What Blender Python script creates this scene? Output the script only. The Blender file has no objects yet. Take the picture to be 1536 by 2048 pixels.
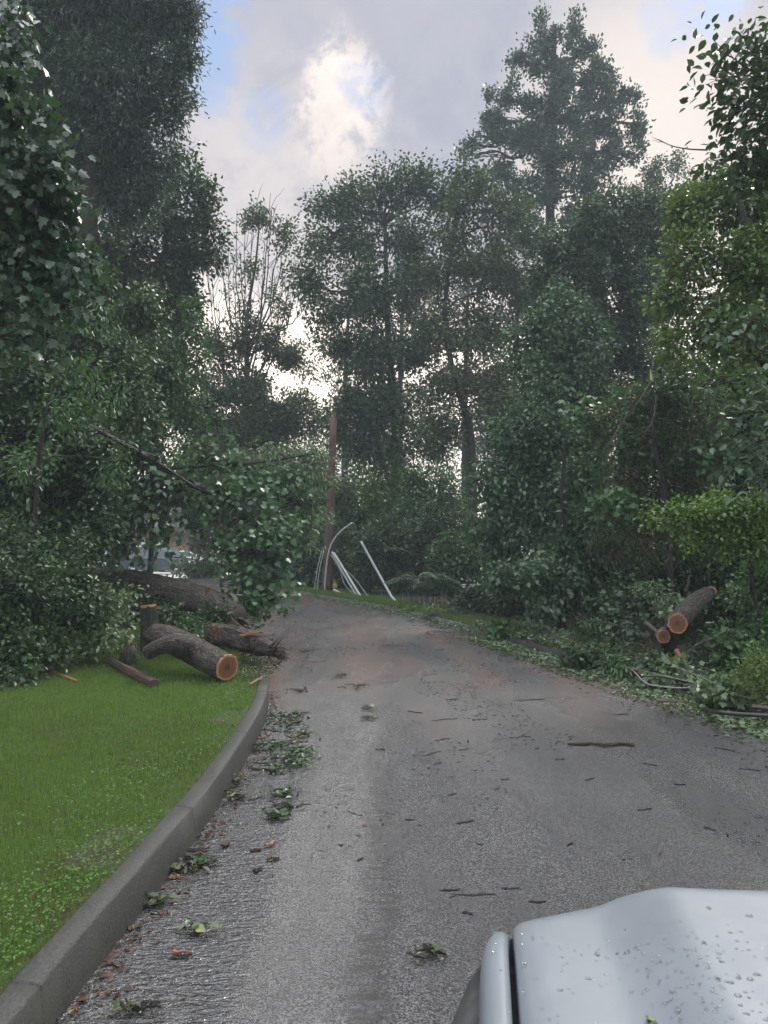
import bpy, math, random
import numpy as np
from mathutils import Vector, Matrix
R = math.radians
rng = np.random.default_rng(7)
random.seed(7)
SC = bpy.context.scene
COL = SC.collection

# ---------------------------------------------------------------- camera
F = 1419.0
PITCH = math.atan(76/F)
CAMZ = 1.6
cd = bpy.data.cameras.new('camera')
cam = bpy.data.objects.new('camera', cd); COL.objects.link(cam)
cam.location = (0, 0, CAMZ); cam.rotation_euler = (R(90)+PITCH, 0, 0)
cd.sensor_fit = 'VERTICAL'; cd.sensor_height = 36; cd.lens = 36*F/2048
cd.clip_start = 0.05; cd.clip_end = 3000
SC.camera = cam
CP, SP = math.cos(PITCH), math.sin(PITCH)

def ray(px, py):
    dx, dy = (px-768)/F, (1024-py)/F
    return np.array([dx, CP-dy*SP, SP+dy*CP])
def P(px, py, Y):
    d = ray(px, py); t = Y/d[1]
    return np.array([0, 0, CAMZ]) + d*t
def G(px, py, z=0.0):
    d = ray(px, py); t = (z-CAMZ)/d[2]
    return np.array([0, 0, CAMZ]) + d*t

# ---------------------------------------------------------------- world, sun, exposure
SUN_EL, SUN_AZ = 46, 32          # degrees above horizon, degrees to the right of straight ahead
SC.view_settings.view_transform = 'Standard'; SC.view_settings.look = 'None'
SC.view_settings.gamma = 1; SC.view_settings.exposure = 0.62
HAZE = .0021  # density of the volume that imitates windshield glare
SC.cycles.use_denoising = True
SC.cycles.max_bounces = 6; SC.cycles.diffuse_bounces = 3; SC.cycles.glossy_bounces = 2
SC.cycles.transmission_bounces = 4; SC.cycles.volume_bounces = 0; SC.cycles.transparent_max_bounces = 6
SC.cycles.sample_clamp_indirect = 6.0

class NT:
    """short hand for building node trees"""
    def __init__(s, tree): s.t = tree; s.n = tree.nodes; s.l = tree.links
    def new(s, typ, ins=None, **kw):
        nd = s.n.new(typ)
        for k, v in kw.items(): setattr(nd, k, v)
        for k, v in (ins or {}).items(): s.put(nd, k, v)
        return nd
    def put(s, nd, k, v):
        if isinstance(v, bpy.types.NodeSocket): s.l.new(v, nd.inputs[k])
        elif isinstance(v, bpy.types.Node): s.l.new(v.outputs[0], nd.inputs[k])
        else: nd.inputs[k].default_value = v
    def math(s, op, a, b=0.0, c=0.0, clamp=False):
        return s.new('ShaderNodeMath', {0: a, 1: b, 2: c}, operation=op, use_clamp=clamp).outputs[0]
    def mr(s, v, a, b, c=0.0, d=1.0, smooth=True):
        return s.new('ShaderNodeMapRange', {0: v, 1: a, 2: b, 3: c, 4: d}, interpolation_type='SMOOTHSTEP' if smooth else 'LINEAR').outputs[0]
    def mix(s, f, a, b, mode='MIX'):
        nd = s.n.new('ShaderNodeMix'); nd.data_type = 'RGBA'; nd.blend_type = mode; nd.clamp_factor = True
        s.put(nd, 0, f); s.put(nd, 6, a); s.put(nd, 7, b)
        return nd.outputs[2]
    def noise(s, vec, scale, detail=4, rough=.55, dist=0.0, out=0):
        return s.new('ShaderNodeTexNoise', {'Vector': vec, 'Scale': scale, 'Detail': detail, 'Roughness': rough, 'Distortion': dist}).outputs[out]
    def mapping(s, vec, scale=(1,1,1), rot=(0,0,0), loc=(0,0,0)):
        return s.new('ShaderNodeMapping', {0: vec, 'Location': loc, 'Rotation': rot, 'Scale': scale}).outputs[0]
    def bump(s, h, strength=.5, dist=.01, nrm=None):
        d = {'Height': h, 'Strength': strength, 'Distance': dist}
        if nrm is not None: d['Normal'] = nrm
        return s.new('ShaderNodeBump', d).outputs[0]

def c4(c): return (c[0], c[1], c[2], 1)

W = bpy.data.worlds.new('World'); SC.world = W; W.use_nodes = True
nt = NT(W.node_tree); nt.n.clear()
geo = nt.new('ShaderNodeTexCoord').outputs['Generated']
sky = nt.new('ShaderNodeTexSky'); sky.sky_type = 'NISHITA'; sky.sun_disc = False
sky.sun_elevation = R(SUN_EL); sky.sun_rotation = R(SUN_AZ); sky.air_density = 1.0; sky.dust_density = 1.5
sep = nt.new('ShaderNodeSeparateXYZ', {0: geo})
elev = sep.outputs[2]
def blob(px, py, r0, r1, jitter=None):
    d = ray(px, py); d = d/np.linalg.norm(d)
    dp = nt.new('ShaderNodeVectorMath', {0: jitter if jitter is not None else geo, 1: tuple(d)}, operation='DOT_PRODUCT').outputs['Value']
    return nt.mr(dp, math.cos(r1), math.cos(r0))
wob = nt.new('ShaderNodeVectorMath', {0: nt.noise(geo, 5.5, 9, .66, 0, 1), 1: (.5, .5, .5)}, operation='SUBTRACT').outputs[0]
wob = nt.new('ShaderNodeVectorMath', {0: wob, 'Scale': .11}, operation='SCALE').outputs[0]
jit = nt.new('ShaderNodeVectorMath', {0: geo, 1: wob}, operation='ADD').outputs[0]
jit = nt.new('ShaderNodeVectorMath', {0: jit}, operation='NORMALIZE').outputs[0]
n1 = nt.noise(geo, 2.6, 8, .62, .5); n2 = nt.noise(geo, 6.5, 9, .66, .5)
n3 = nt.noise(geo, 11.0, 9, .68, .3)
LAV = c4((3.15, 3.15, 3.5)); GRY = c4((2.25, 2.35, 2.9)); CRM = c4((6.1, 5.4, 5.0)); WRM = c4((11.5, 9.9, 8.4))
base = nt.mix(nt.mr(nt.math('ADD', nt.math('MULTIPLY', n1, .6), nt.math('MULTIPLY', n3, .4)), .42, .58), GRY, LAV)
base = nt.mix(nt.mr(nt.math('ADD', elev, nt.math('MULTIPLY', n2, .16)), .58, .34), base, c4((4.1, 3.75, 3.75)))
base = nt.mix(nt.mr(nt.math('ADD', elev, nt.math('MULTIPLY', n2, .10)), .43, .30), base, WRM)
for gx_, gy_, gr_, gk_ in ((600, 90, .13, .75), (560, 180, .06, .6), (880, 150, .20, .5), (1180, 60, .15, .35)):
    base = nt.mix(nt.math('MULTIPLY', blob(gx_, gy_, gr_*.2, gr_, jit), nt.mr(n2, .25, .6, .3, gk_)), base, c4((2.45, 2.5, 3.0)))
base = nt.mix(nt.math('MULTIPLY', blob(700, 175, .030, .066, jit), nt.mr(n3, .40, .53)), base, CRM)
base = nt.mix(nt.math('MULTIPLY', blob(665, 265, .025, .07, jit), nt.mr(n3, .42, .55)), base, CRM)
base = nt.mix(nt.math('MULTIPLY', blob(590, 330, .03, .20, jit), nt.mr(n2, .35, .6, 0, .8)), base, c4((4.6, 4.1, 3.95)))
base = nt.mix(nt.math('MULTIPLY', blob(1290, 300, .03, .22, jit), .8), base, c4((6.2, 5.4, 4.8)))
# unseen cloud behind and above the camera, brightened to light the scene
base = nt.mix(nt.mr(sep.outputs[1], .25, -.35), base, c4((6.5, 6.6, 7.0)))
base = nt.mix(nt.mr(elev, .68, .90), base, c4((19.0, 19.4, 20.4)))
blue = nt.math('MULTIPLY', blob(436, 20, .005, .050, jit), .95)
for bx_, by_, br_, bk_ in ((432, 100, .045, .9), (415, 160, .035, .7), (450, -60, .05, .9), (1400, 8, .045, .9), (1440, -30, .06, .9), (1330, 30, .035, .5), (515, 235, .045, .5), (745, 160, .035, .5)):
    blue = nt.math('MAXIMUM', blue, nt.math('MULTIPLY', blob(bx_, by_, br_*.1, br_, jit), bk_))
blue = nt.math('MULTIPLY', blue, nt.mr(nt.noise(geo, 14.0, 6, .6, .8), .30, .56))
skyc = nt.mix(.88, sky.outputs[0], c4((1.9, 2.8, 4.6)))
final = nt.mix(blue, base, skyc)
bg = nt.new('ShaderNodeBackground', {0: final, 1: 0.12})
nt.l.new(bg.outputs[0], nt.new('ShaderNodeOutputWorld').inputs[0])

sd = bpy.data.lights.new('sun', 'SUN'); sd.energy = 1.9; sd.angle = R(12); sd.color = (1, .95, .88)
sun = bpy.data.objects.new('sun', sd); COL.objects.link(sun)
sdir = Vector((math.sin(R(SUN_AZ))*math.cos(R(SUN_EL)), math.cos(R(SUN_AZ))*math.cos(R(SUN_EL)), math.sin(R(SUN_EL))))
sun.rotation_euler = sdir.to_track_quat('Z', 'Y').to_euler()

# ---------------------------------------------------------------- materials
def mat(name):
    m = bpy.data.materials.new(name); m.use_nodes = True
    k = NT(m.node_tree); k.n.clear()
    k.out = k.new('ShaderNodeOutputMaterial')
    return m, k
def principled(k, **kw):
    names = {'color': 'Base Color', 'rough': 'Roughness', 'normal': 'Normal', 'metal': 'Metallic', 'spec': 'Specular IOR Level',
             'coat': 'Coat Weight', 'coat_rough': 'Coat Roughness', 'trans': 'Transmission Weight', 'ior': 'IOR'}
    return k.new('ShaderNodeBsdfPrincipled', {names[a]: b for a, b in kw.items()})
def finish(k, bsdf): k.l.new(bsdf.outputs[0], k.out.inputs[0])

def leaf_mat(name, dark, light, rough=.36, trans=.20, spec=.38):
    PALE = .14
    m, k = mat(name)
    g = k.new('ShaderNodeNewGeometry'); rnd = g.outputs['Random Per Island']
    tc = k.new('ShaderNodeTexCoord').outputs['Object']
    big = k.mr(k.noise(tc, .7, 4), .36, .64)
    f = k.math('ADD', k.math('MULTIPLY', rnd, .50), k.math('MULTIPLY', big, .50), clamp=True)
    col = k.mix(f, c4(dark), c4(light))
    col = k.mix(k.mr(rnd, .93, .97), col, c4((light[0]*1.5+.02, light[1]*1.25, light[2]*1.0)))
    # leaves are paler underneath
    col = k.mix(k.math('MULTIPLY', g.outputs['Backfacing'], PALE), col, c4((light[0]*1.5+.03, light[1]*1.4+.03, light[2]*1.6+.03)))
    p = principled(k, color=col, rough=rough, spec=spec)
    t = k.new('ShaderNodeBsdfTranslucent', {0: k.mix(.5, col, c4((light[0]*1.9, light[1]*1.9, light[2]*.8)))})
    s = k.new('ShaderNodeMixShader', {0: trans, 1: p, 2: t})
    finish(k, s); return m
L_DARK = leaf_mat('leaf_dark', (0.0090, 0.0240, 0.0112), (0.0512, 0.1049, 0.0366))
L_DARKBLUE = leaf_mat('leaf_dark_blue', (0.0090, 0.0255, 0.0173), (0.0464, 0.1000, 0.0561))
L_DARKYEL = leaf_mat('leaf_dark_yellow', (0.0135, 0.0285, 0.0090), (0.0683, 0.1147, 0.0317))
L_MID = leaf_mat('leaf_mid', (0.0135, 0.0405, 0.0165), (0.0732, 0.1647, 0.0537))
L_BRIGHT = leaf_mat('leaf_bright', (.036, .080, .018), (.135, .245, .050))
L_BLUE = leaf_mat('leaf_bluegreen', (.015, .042, .020), (.070, .148, .066), rough=.34)
L_GLOSS = leaf_mat('leaf_glossy', (.010, .030, .016), (.042, .098, .046), rough=.27, spec=.6)
L_SILVER = leaf_mat('leaf_silver', (.055, .105, .048), (.170, .245, .135), rough=.42)
L_OLIVE = leaf_mat('leaf_olive', (0.0225, 0.0360, 0.0165), (0.0903, 0.1269, 0.0537))
L_GREY = leaf_mat('leaf_grey', (0.0120, 0.0285, 0.0150), (0.0634, 0.1122, 0.0561))
L_YEL = leaf_mat('leaf_yellowgreen', (0.0413, 0.0735, 0.0180), (0.1525, 0.2440, 0.0561))

def bark_mat(name, a, b, scale=14, rough=.85, along=6.0, wet=.0):
    m, k = mat(name)
    tc = k.new('ShaderNodeTexCoord').outputs['Object']
    uv = k.new('ShaderNodeUVMap').outputs[0]
    v = k.mapping(uv, (1, 1, 1))
    n = k.noise(k.mapping(uv, (scale, scale/along, 1)), 1.0, 5, .65, .6)
    n2 = k.noise(k.mapping(uv, (scale*3.2, scale*3.2/along, 1), (0, 0, .12)), 1.0, 4, .6, 1.2)
    r = k.math('ABSOLUTE', k.math('SUBTRACT', n2, .5))
    big = k.noise(tc, 1.6, 3)
    h = k.math('ADD', k.math('MULTIPLY', k.mr(r, 0, .12), .6), n)
    col = k.mix(k.mr(h, .45, 1.25), c4(a), c4(b))
    grain = k.noise(tc, 60, 3)
    col = k.mix(k.mr(grain, .45, .7, 0, .4), col, c4((a[0]*.5, a[1]*.5, a[2]*.5)))
    col = k.mix(k.mr(big, .55, .75, 0, .35), col, c4((a[0]*.9, b[1]*.95, a[2]*.9)))
    finish(k, principled(k, color=col, rough=rough, normal=k.bump(h, 1.0, .045), spec=.3+wet)); return m
BARK = bark_mat('bark_dark', (.022, .019, .016), (.085, .072, .060), wet=.2)
BARK_PALE = bark_mat('bark_pale', (.05, .046, .042), (.17, .155, .14))
BARK_LOG = bark_mat('bark_log', (.014, .011, .009), (.20, .165, .135), scale=22, along=5, rough=.7, wet=.2)
TWIG = bark_mat('twig_bark', (.10, .09, .075), (.24, .22, .19), scale=30)
TWIG_DARK = bark_mat('twig_dark', (.012, .010, .009), (.05, .042, .036), scale=30, rough=.5, wet=.3)
TWIG_RED = bark_mat('bark_red', (.05, .026, .018), (.17, .088, .058), scale=26, rough=.6)

def wood_mat(name, a, b, rough=.6):
    m, k = mat(name)
    tc = k.new('ShaderNodeTexCoord').outputs['Object']
    uv = k.new('ShaderNodeUVMap').outputs[0]
    n = k.noise(k.mapping(uv, (26, 2.2, 1)), 1.0, 5, .6)
    col = k.mix(k.mr(n, .3, .7), c4(a), c4(b))
    col = k.mix(k.mr(k.noise(tc, 9, 3), .58, .72, 0, .6), col, c4((a[0]*.35, a[1]*.35, a[2]*.35)))
    finish(k, principled(k, color=col, rough=rough, normal=k.bump(n, .8, .01))); return m
WOOD = wood_mat('split_wood', (.13, .050, .024), (.33, .150, .075))
WOOD_PALE = wood_mat('pale_wood', (.42, .33, .20), (.70, .58, .38))
BARKCHUNK = wood_mat('bark_chunk', (.020, .013, .010), (.085, .050, .036))
POLE_WOOD = wood_mat('pole_wood', (.050, .027, .020), (.125, .068, .052), rough=.75)

def cutface_mat():
    m, k = mat('cut_face')
    tc = k.new('ShaderNodeTexCoord').outputs['Object']
    v = k.new('ShaderNodeVectorMath', {0: k.mapping(tc, (1, 1, 0)), 1: k.new('ShaderNodeVectorMath', {0: k.noise(tc, 14, 3, .5, 0, 1), 'Scale': .018}, operation='SCALE').outputs[0]}, operation='ADD').outputs[0]
    rad = k.new('ShaderNodeVectorMath', {0: v}, operation='LENGTH').outputs['Value']
    att = k.new('ShaderNodeAttribute', attribute_name='rim').outputs['Fac']   # 0 centre .. 1 bark
    wav = k.math('SINE', k.math('MULTIPLY', rad, 620.0))
    att2 = k.math('ADD', att, k.math('MULTIPLY', k.math('SUBTRACT', k.noise(tc, 18, 4), .5), .18))
    col = k.mix(k.mr(att2, .05, .40), c4((.045, .020, .012)), c4((.140, .056, .028)))
    col = k.mix(k.mr(att2, .78, .90), col, c4((.42, .19, .08)))
    col = k.mix(k.mr(wav, -1, 1, 0, .28), col, c4((.10, .04, .02)))
    saw = k.noise(k.mapping(tc, (60, 3, 1), (0, 0, .5)), 1.0, 3)
    col = k.mix(k.mr(saw, .4, .7, 0, .25), col, c4((.42, .21, .10)))
    finish(k, principled(k, color=col, rough=.65, normal=k.bump(saw, .4, .004))); return m
CUT = cutface_mat()

def asphalt_mat():
    m, k = mat('wet_asphalt')
    tc = k.new('ShaderNodeTexCoord').outputs['Object']
    s = k.new('ShaderNodeSeparateXYZ', {0: tc}); X, Y = s.outputs[0], s.outputs[1]
    big = k.noise(tc, .45, 4); med = k.noise(k.mapping(tc, (1.2, .35, 1)), 1.6, 4)
    vor = k.new('ShaderNodeTexVoronoi', {'Vector': tc, 'Scale': 190.0}); chip = vor.outputs['Color']; cdist = vor.outputs['Distance']
    cr = k.new('ShaderNodeSeparateColor', {0: chip}).outputs[0]
    vor2 = k.new('ShaderNodeTexVoronoi', {'Vector': tc, 'Scale': 95.0}).outputs['Distance']
    fine = k.noise(tc, 210, 3)
    xw = k.math('ADD', X, k.math('MULTIPLY', k.math('SUBTRACT', k.noise(k.mapping(tc, (1, .5, 1)), 1.3, 3), .5), .35))
    # film of running water along the gutter and a rill further out
    film = k.mr(xw, .10, -.22)
    film = k.math('MULTIPLY', film, k.mr(Y, 9.5, 6.5))
    rill = k.math('MULTIPLY', k.math('MULTIPLY', k.mr(xw, -.16, -.06), k.mr(xw, .10, .0)), k.mr(Y, 6.5, 4.0))
    gut = k.math('MULTIPLY', k.mr(xw, -.42, -.70), k.mr(Y, 6.5, 4.6))
    rip = gut
    rip = k.math('MAXIMUM', rip, k.math('MULTIPLY', film, .20))
    mott = k.noise(tc, 34, 4, .7)
    silt = k.math('MULTIPLY', k.mr(k.noise(k.mapping(tc, (.9, .25, 1), (0, 0, .35)), 1.1, 5, .6), .42, .62), k.mr(Y, 5.0, 9.0))
    silt = k.math('MULTIPLY', silt, k.mr(X, 3.4, 2.2))
    tone = k.mix(k.mr(big, .3, .7), c4((.020, .020, .021)), c4((.032, .032, .033)))
    light = k.mix(k.mr(med, .35, .65), c4((.100, .100, .104)), c4((.175, .172, .175)))
    col = k.mix(k.mr(cr, .50, .70), tone, light)
    col = k.mix(k.mr(cr, .0, .18, .8, 0), col, c4((.018, .017, .017)))
    col = k.mix(k.mr(mott, .35, .65, .35, 0), col, c4((.020, .020, .021)))
    col = k.mix(k.math('MULTIPLY', silt, .70), col, c4((.140, .086, .066)))
    col = k.mix(k.math('MULTIPLY', gut, .35), col, c4((.024, .022, .018)))
    col = k.mix(k.math('MULTIPLY', film, .05), col, c4((.100, .102, .114)))  # pale blue sky sheen painted into the film's colour
    col = k.mix(k.math('MULTIPLY', rill, k.mr(k.noise(k.mapping(tc, (8, 30, 1)), 1.0, 4), .38, .62, .15, .8)), col, c4((.016, .015, .014)))
    dirt = k.mr(k.noise(k.mapping(tc, (2.2, .8, 1), (0, 0, -.5)), 3.2, 6, .7), .60, .72)
    dirt = k.math('MULTIPLY', dirt, k.mr(Y, 3.5, 6.0))
    col = k.mix(k.math('MULTIPLY', dirt, .5), col, c4((.035, .024, .018)))
    wet = k.mr(k.noise(k.mapping(tc, (1.0, .3, 1)), .9, 4), .40, .62)
    rough = k.math('ADD', k.mr(wet, 0, 1, .32, .17), k.math('MULTIPLY', film, -.06))
    h = k.math('ADD', k.math('MULTIPLY', cdist, -.8), k.math('MULTIPLY', vor2, -.35))
    h = k.math('ADD', h, k.math('MULTIPLY', fine, .3))
    b1 = k.new('ShaderNodeBump', {'Height': h, 'Strength': k.math('SUBTRACT', 1.0, k.math('MULTIPLY', film, .22)), 'Distance': .0070}).outputs[0]
    w = k.noise(k.mapping(tc, (14, 44, 1), (0, 0, .12)), 1.0, 3, .55, .6)
    w2 = k.noise(k.mapping(tc, (40, 90, 1), (0, 0, -.2)), 1.0, 2, .5, .3)
    wv = k.math('ADD', w, k.math('MULTIPLY', w2, .35))
    b2 = k.new('ShaderNodeBump', {'Height': wv, 'Strength': 1.0, 'Distance': .026}).outputs[0]
    nrm = k.mix(rip, b1, b2)
    rough = k.mix(rip, rough, (.14, .14, .14, 1))
    finish(k, principled(k, color=col, rough=rough, normal=nrm, spec=.95)); return m
ASPHALT = asphalt_mat()

def rough_mat(name, a, b, scale=20, rough=.85, bump=.5, dist=.01, spec=.4, c=None, cs=3.0):
    m, k = mat(name)
    tc = k.new('ShaderNodeTexCoord').outputs['Object']
    n = k.noise(tc, scale, 6, .65); g = k.noise(tc, cs, 4)
    col = k.mix(k.mr(n, .3, .7), c4(a), c4(b))
    if c: col = k.mix(k.mr(g, .48, .64), col, c4(c))
    finish(k, principled(k, color=col, rough=rough, normal=k.bump(n, bump, dist), spec=spec)); return m
KERB = rough_mat('kerb_concrete', (.025, .025, .024), (.062, .061, .058), 90, .6, .9, .005, c=(.052, .054, .044))
KERB_PALE = rough_mat('pale_concrete', (.13, .13, .135), (.22, .22, .225), 60, .5, .4, .003)
DRIVE = rough_mat('driveway_concrete', (.45, .44, .42), (.60, .59, .56), 8, .6, .2)
SOIL = rough_mat('soil', (.018, .014, .010), (.06, .045, .032), 22, .9, 1, .03, c=(.030, .038, .014))
TURF = rough_mat('turf', (.018, .030, .008), (.045, .075, .018), 30, .9, 1, .02, c=(.035, .026, .016), cs=2.2)
METAL = rough_mat('galvanised_metal', (.28, .30, .30), (.44, .46, .46), 30, .42, .15, .003)
CABLE_BLACK = rough_mat('black_rubber', (.012, .012, .013), (.022, .022, .024), 50, .35, .1, .002, spec=.6)
CABLE_GREY = rough_mat('grey_cable', (.16, .165, .16), (.30, .30, .29), 50, .5, .1, .002)
YELLOW = rough_mat('yellow_plastic', (.30, .24, .05), (.45, .36, .08), 10, .5, .1)
WHITE = rough_mat('white_paint', (.66, .67, .68), (.78, .79, .80), 10, .4, .05)
ROOF = rough_mat('roof_shingle', (.03, .03, .032), (.07, .068, .068), 14, .8, .5)
TYRE = rough_mat('tyre_rubber', (.010, .010, .010), (.020, .020, .020), 40, .7, .3)
FLARE = rough_mat('mottled_grey_plastic', (.035, .037, .038), (.075, .078, .078), 14, .42, .2, .003, c=(.030, .031, .030), cs=9)  # dark grey plastic with darker mottling in its colour
BLACKTRIM = rough_mat('black_trim', (.010, .010, .011), (.02, .02, .02), 40, .5, .1)

def brick_mat():
    m, k = mat('red_brick')
    tc = k.new('ShaderNodeTexCoord').outputs['Object']
    s = k.new('ShaderNodeSeparateXYZ', {0: tc})
    v = k.new('ShaderNodeCombineXYZ', {0: k.math('ADD', s.outputs[0], s.outputs[1]), 1: s.outputs[2], 2: 0.0}).outputs[0]
    b = k.new('ShaderNodeTexBrick', {'Vector': v, 'Color1': (.22, .075, .045, 1), 'Color2': (.32, .13, .08, 1), 'Mortar': (.35, .32, .29, 1),
              'Scale': 1.0, 'Mortar Size': .008, 'Brick Width': .23, 'Row Height': .075})
    finish(k, principled(k, color=b.outputs[0], rough=.85, normal=k.bump(b.outputs[1], -.5, .01))); return m
BRICK = brick_mat()

def paint_mat(name, c, rough=.25, coat=.8):
    m, k = mat(name)
    tc = k.new('ShaderNodeTexCoord').outputs['Object']
    col = k.mix(k.mr(k.noise(tc, 6, 5), .3, .7), c4(c), c4([x*1.10 for x in c]))
    rg = k.mr(k.noise(tc, 25, 4), .3, .7, rough, rough+.12)
    h = k.noise(tc, 45, 4)
    finish(k, principled(k, color=col, rough=rg, coat=coat, coat_rough=.06, normal=k.bump(h, .05, .002))); return m
PAINT = paint_mat('pale_blue_grey_paint', (.140, .160, .180), .42, .30)
PAINT_DARK = paint_mat('dark_blue_paint', (.020, .028, .045), .25)
PAINT_WHITE = paint_mat('white_car_paint', (.75, .76, .77), .25)
m, k = mat('window_glass'); finish(k, principled(k, color=(.05, .07, .09, 1), rough=.05, spec=.9)); CARGLASS = m
m, k = mat('water_drop'); finish(k, principled(k, color=(1, 1, 1, 1), rough=.02, trans=1.0, ior=1.33)); DROP = m
m, k = mat('alloy'); finish(k, principled(k, color=(.5, .5, .52, 1), rough=.3, metal=1.0)); ALLOY = m

def grass_mat(name, a, b, c):
    m, k = mat(name)
    rnd = k.new('ShaderNodeNewGeometry').outputs['Random Per Island']
    tc = k.new('ShaderNodeTexCoord').outputs['Object']
    col = k.mix(rnd, c4(a), c4(b))
    col = k.mix(k.mr(k.noise(tc, .9, 4), .40, .62, 0, .75), col, c4(c))
    col = k.mix(k.mr(k.noise(tc, 2.6, 4), .56, .68, 0, .6), col, c4((.075, .085, .030)))
    col = k.mix(k.mr(rnd, .95, .96), col, c4((.22, .20, .10)))
    p = principled(k, color=col, rough=.5, spec=.35)
    t = k.new('ShaderNodeBsdfTranslucent', {0: c4((b[0]*1.6, b[1]*1.6, b[2]))})
    finish(k, k.new('ShaderNodeMixShader', {0: .30, 1: p, 2: t})); return m
GRASS = grass_mat('grass_blade', (.020, .055, .014), (.130, .215, .050), (.095, .180, .032))
CLOVER = grass_mat('clover_leaf', (.035, .080, .018), (.100, .180, .038), (.07, .15, .028))

# ---------------------------------------------------------------- mesh helpers
def link(name, me, material=None, parent=None, kind=None, smooth=False):
    o = bpy.data.objects.new(name, me); COL.objects.link(o)
    if material: me.materials.append(material)
    if parent is not None: o.parent = parent
    if kind: o['kind'] = kind
    if smooth and len(me.polygons):
        me.polygons.foreach_set('use_smooth', np.ones(len(me.polygons), dtype=bool))
    return o
def tag(o, label, cat=None, group=None, kind=None):
    if label: o['label'] = label
    if cat: o['category'] = cat
    if group: o['group'] = group
    if kind: o['kind'] = kind
    return o
def empty(name, loc, label=None, cat=None, group=None):
    o = bpy.data.objects.new(name, None); COL.objects.link(o); o.location = tuple(map(float, loc)); o.empty_display_size = .2
    return tag(o, label, cat, group)
def np_mesh(name, verts, faces):
    """faces: (n,k) int array, or a list of such arrays"""
    if not isinstance(faces, list): faces = [faces]
    faces = [np.asarray(f) for f in faces if len(f)]
    me = bpy.data.meshes.new(name); verts = np.asarray(verts, dtype=np.float32)
    me.vertices.add(len(verts)); me.vertices.foreach_set('co', verts.ravel())
    loops = np.concatenate([f.ravel() for f in faces]).astype(np.int32)
    tot = np.concatenate([np.full(len(f), f.shape[1]) for f in faces]).astype(np.int32)
    me.loops.add(len(loops)); me.loops.foreach_set('vertex_index', loops)
    me.polygons.add(len(tot)); me.polygons.foreach_set('loop_start', np.concatenate([[0], np.cumsum(tot)[:-1]]).astype(np.int32))
    me.update(calc_edges=True)
    return me

class MB:
    """collects primitives (with uv) into ONE mesh"""
    def __init__(s): s.v = []; s.f = []; s.uv = []; s.n = 0; s.rings = []
    def add(s, verts, faces, uvs=None):
        verts = np.asarray(verts, dtype=float)
        for i, f in enumerate(faces):
            s.f.append([a+s.n for a in f]); s.uv.append(uvs[i] if uvs is not None else [(0, 0)]*len(f))
        s.v.append(verts); s.n += len(verts)
    def tube(s, pts, rad, n=8, rough=0.0, cap=True, flat=1.0, seed=None, vscale=1.0):
        pts = np.asarray(pts, dtype=float); k = len(pts)
        rad = np.asarray(rad, dtype=float) if np.ndim(rad) else np.full(k, float(rad))
        if len(rad) != k: rad = np.interp(np.linspace(0, 1, k), np.linspace(0, 1, len(rad)), rad)
        tan = np.gradient(pts, axis=0); tan /= np.linalg.norm(tan, axis=1)[:, None]+1e-9
        up = np.array([0, 0, 1.0]) if abs(tan[0][2]) < .9 else np.array([1.0, 0, 0])
        ang = np.linspace(0, 2*np.pi, n, endpoint=False)
        if rough:
            prof = 1+rough*rng.uniform(-1, 1, n)
        vs = []; v_len = 0; uvr = []
        for i in range(k):
            a = np.cross(tan[i], up); a /= np.linalg.norm(a)+1e-9; b = np.cross(a, tan[i]); up = b
            r = np.full(n, rad[i])
            if rough: r = r*prof*(1+rough*.6*rng.uniform(-1, 1, n))
            vs.append(pts[i]+np.outer(np.cos(ang)*r, a)+np.outer(np.sin(ang)*r*flat, b))
            if i: v_len += np.linalg.norm(pts[i]-pts[i-1])
            uvr.append(v_len)
        V = np.concatenate(vs); faces = []; uvs = []
        circ = 2*np.pi*rad.mean()
        for i in range(k-1):
            for j in range(n):
                j2 = (j+1) % n
                faces.append([i*n+j, i*n+j2, (i+1)*n+j2, (i+1)*n+j])
                u0, u1 = j/n*circ, (j+1)/n*circ
                uvs.append([(u0, uvr[i]), (u1, uvr[i]), (u1, uvr[i+1]), (u0, uvr[i+1])])
        if cap:
            faces.append(list(range(n))[::-1]); uvs.append([(0, 0)]*n)
            faces.append([(k-1)*n+j for j in range(n)]); uvs.append([(0, 0)]*n)
        s.rings = [vs[0], vs[-1]]
        s.add(V, faces, uvs); return s
    def box(s, c, size, rot=None):
        c = np.asarray(c, float); h = np.asarray(size, float)/2
        v = np.array([[x, y, z] for x in (-1, 1) for y in (-1, 1) for z in (-1, 1)])*h
        if rot is not None: v = v @ np.array(rot).T
        f = [[0, 1, 3, 2], [4, 6, 7, 5], [0, 4, 5, 1], [2, 3, 7, 6], [0, 2, 6, 4], [1, 5, 7, 3]]
        s.add(v+c, f); return s
    def build(s, name, material, parent=None, smooth=False, kind=None, origin=None):
        me = bpy.data.meshes.new(name)
        V = np.concatenate(s.v) if s.v else np.zeros((0, 3))
        if parent is not None: V = V-np.array(parent_loc(parent))
        if origin is not None: V = V-np.array(origin)
        me.from_pydata(V.tolist(), [], s.f)
        uvl = me.uv_layers.new(name='UVMap')
        flat = np.array([c for f in s.uv for uv in f for c in uv], dtype=np.float32)
        uvl.data.foreach_set('uv', flat)
        o = link(name, me, material, parent, kind, smooth)
        if origin is not None: o.location = tuple(map(float, origin))
        return o
def parent_loc(o):
    v = Vector(o.location)
    while o.parent is not None: o = o.parent; v += Vector(o.location)
    return v

def bevel(o, w, seg=2):
    mo = o.modifiers.new('b', 'BEVEL'); mo.width = w; mo.segments = seg; mo.limit_method = 'ANGLE'; mo.angle_limit = R(35)
    return o

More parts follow.
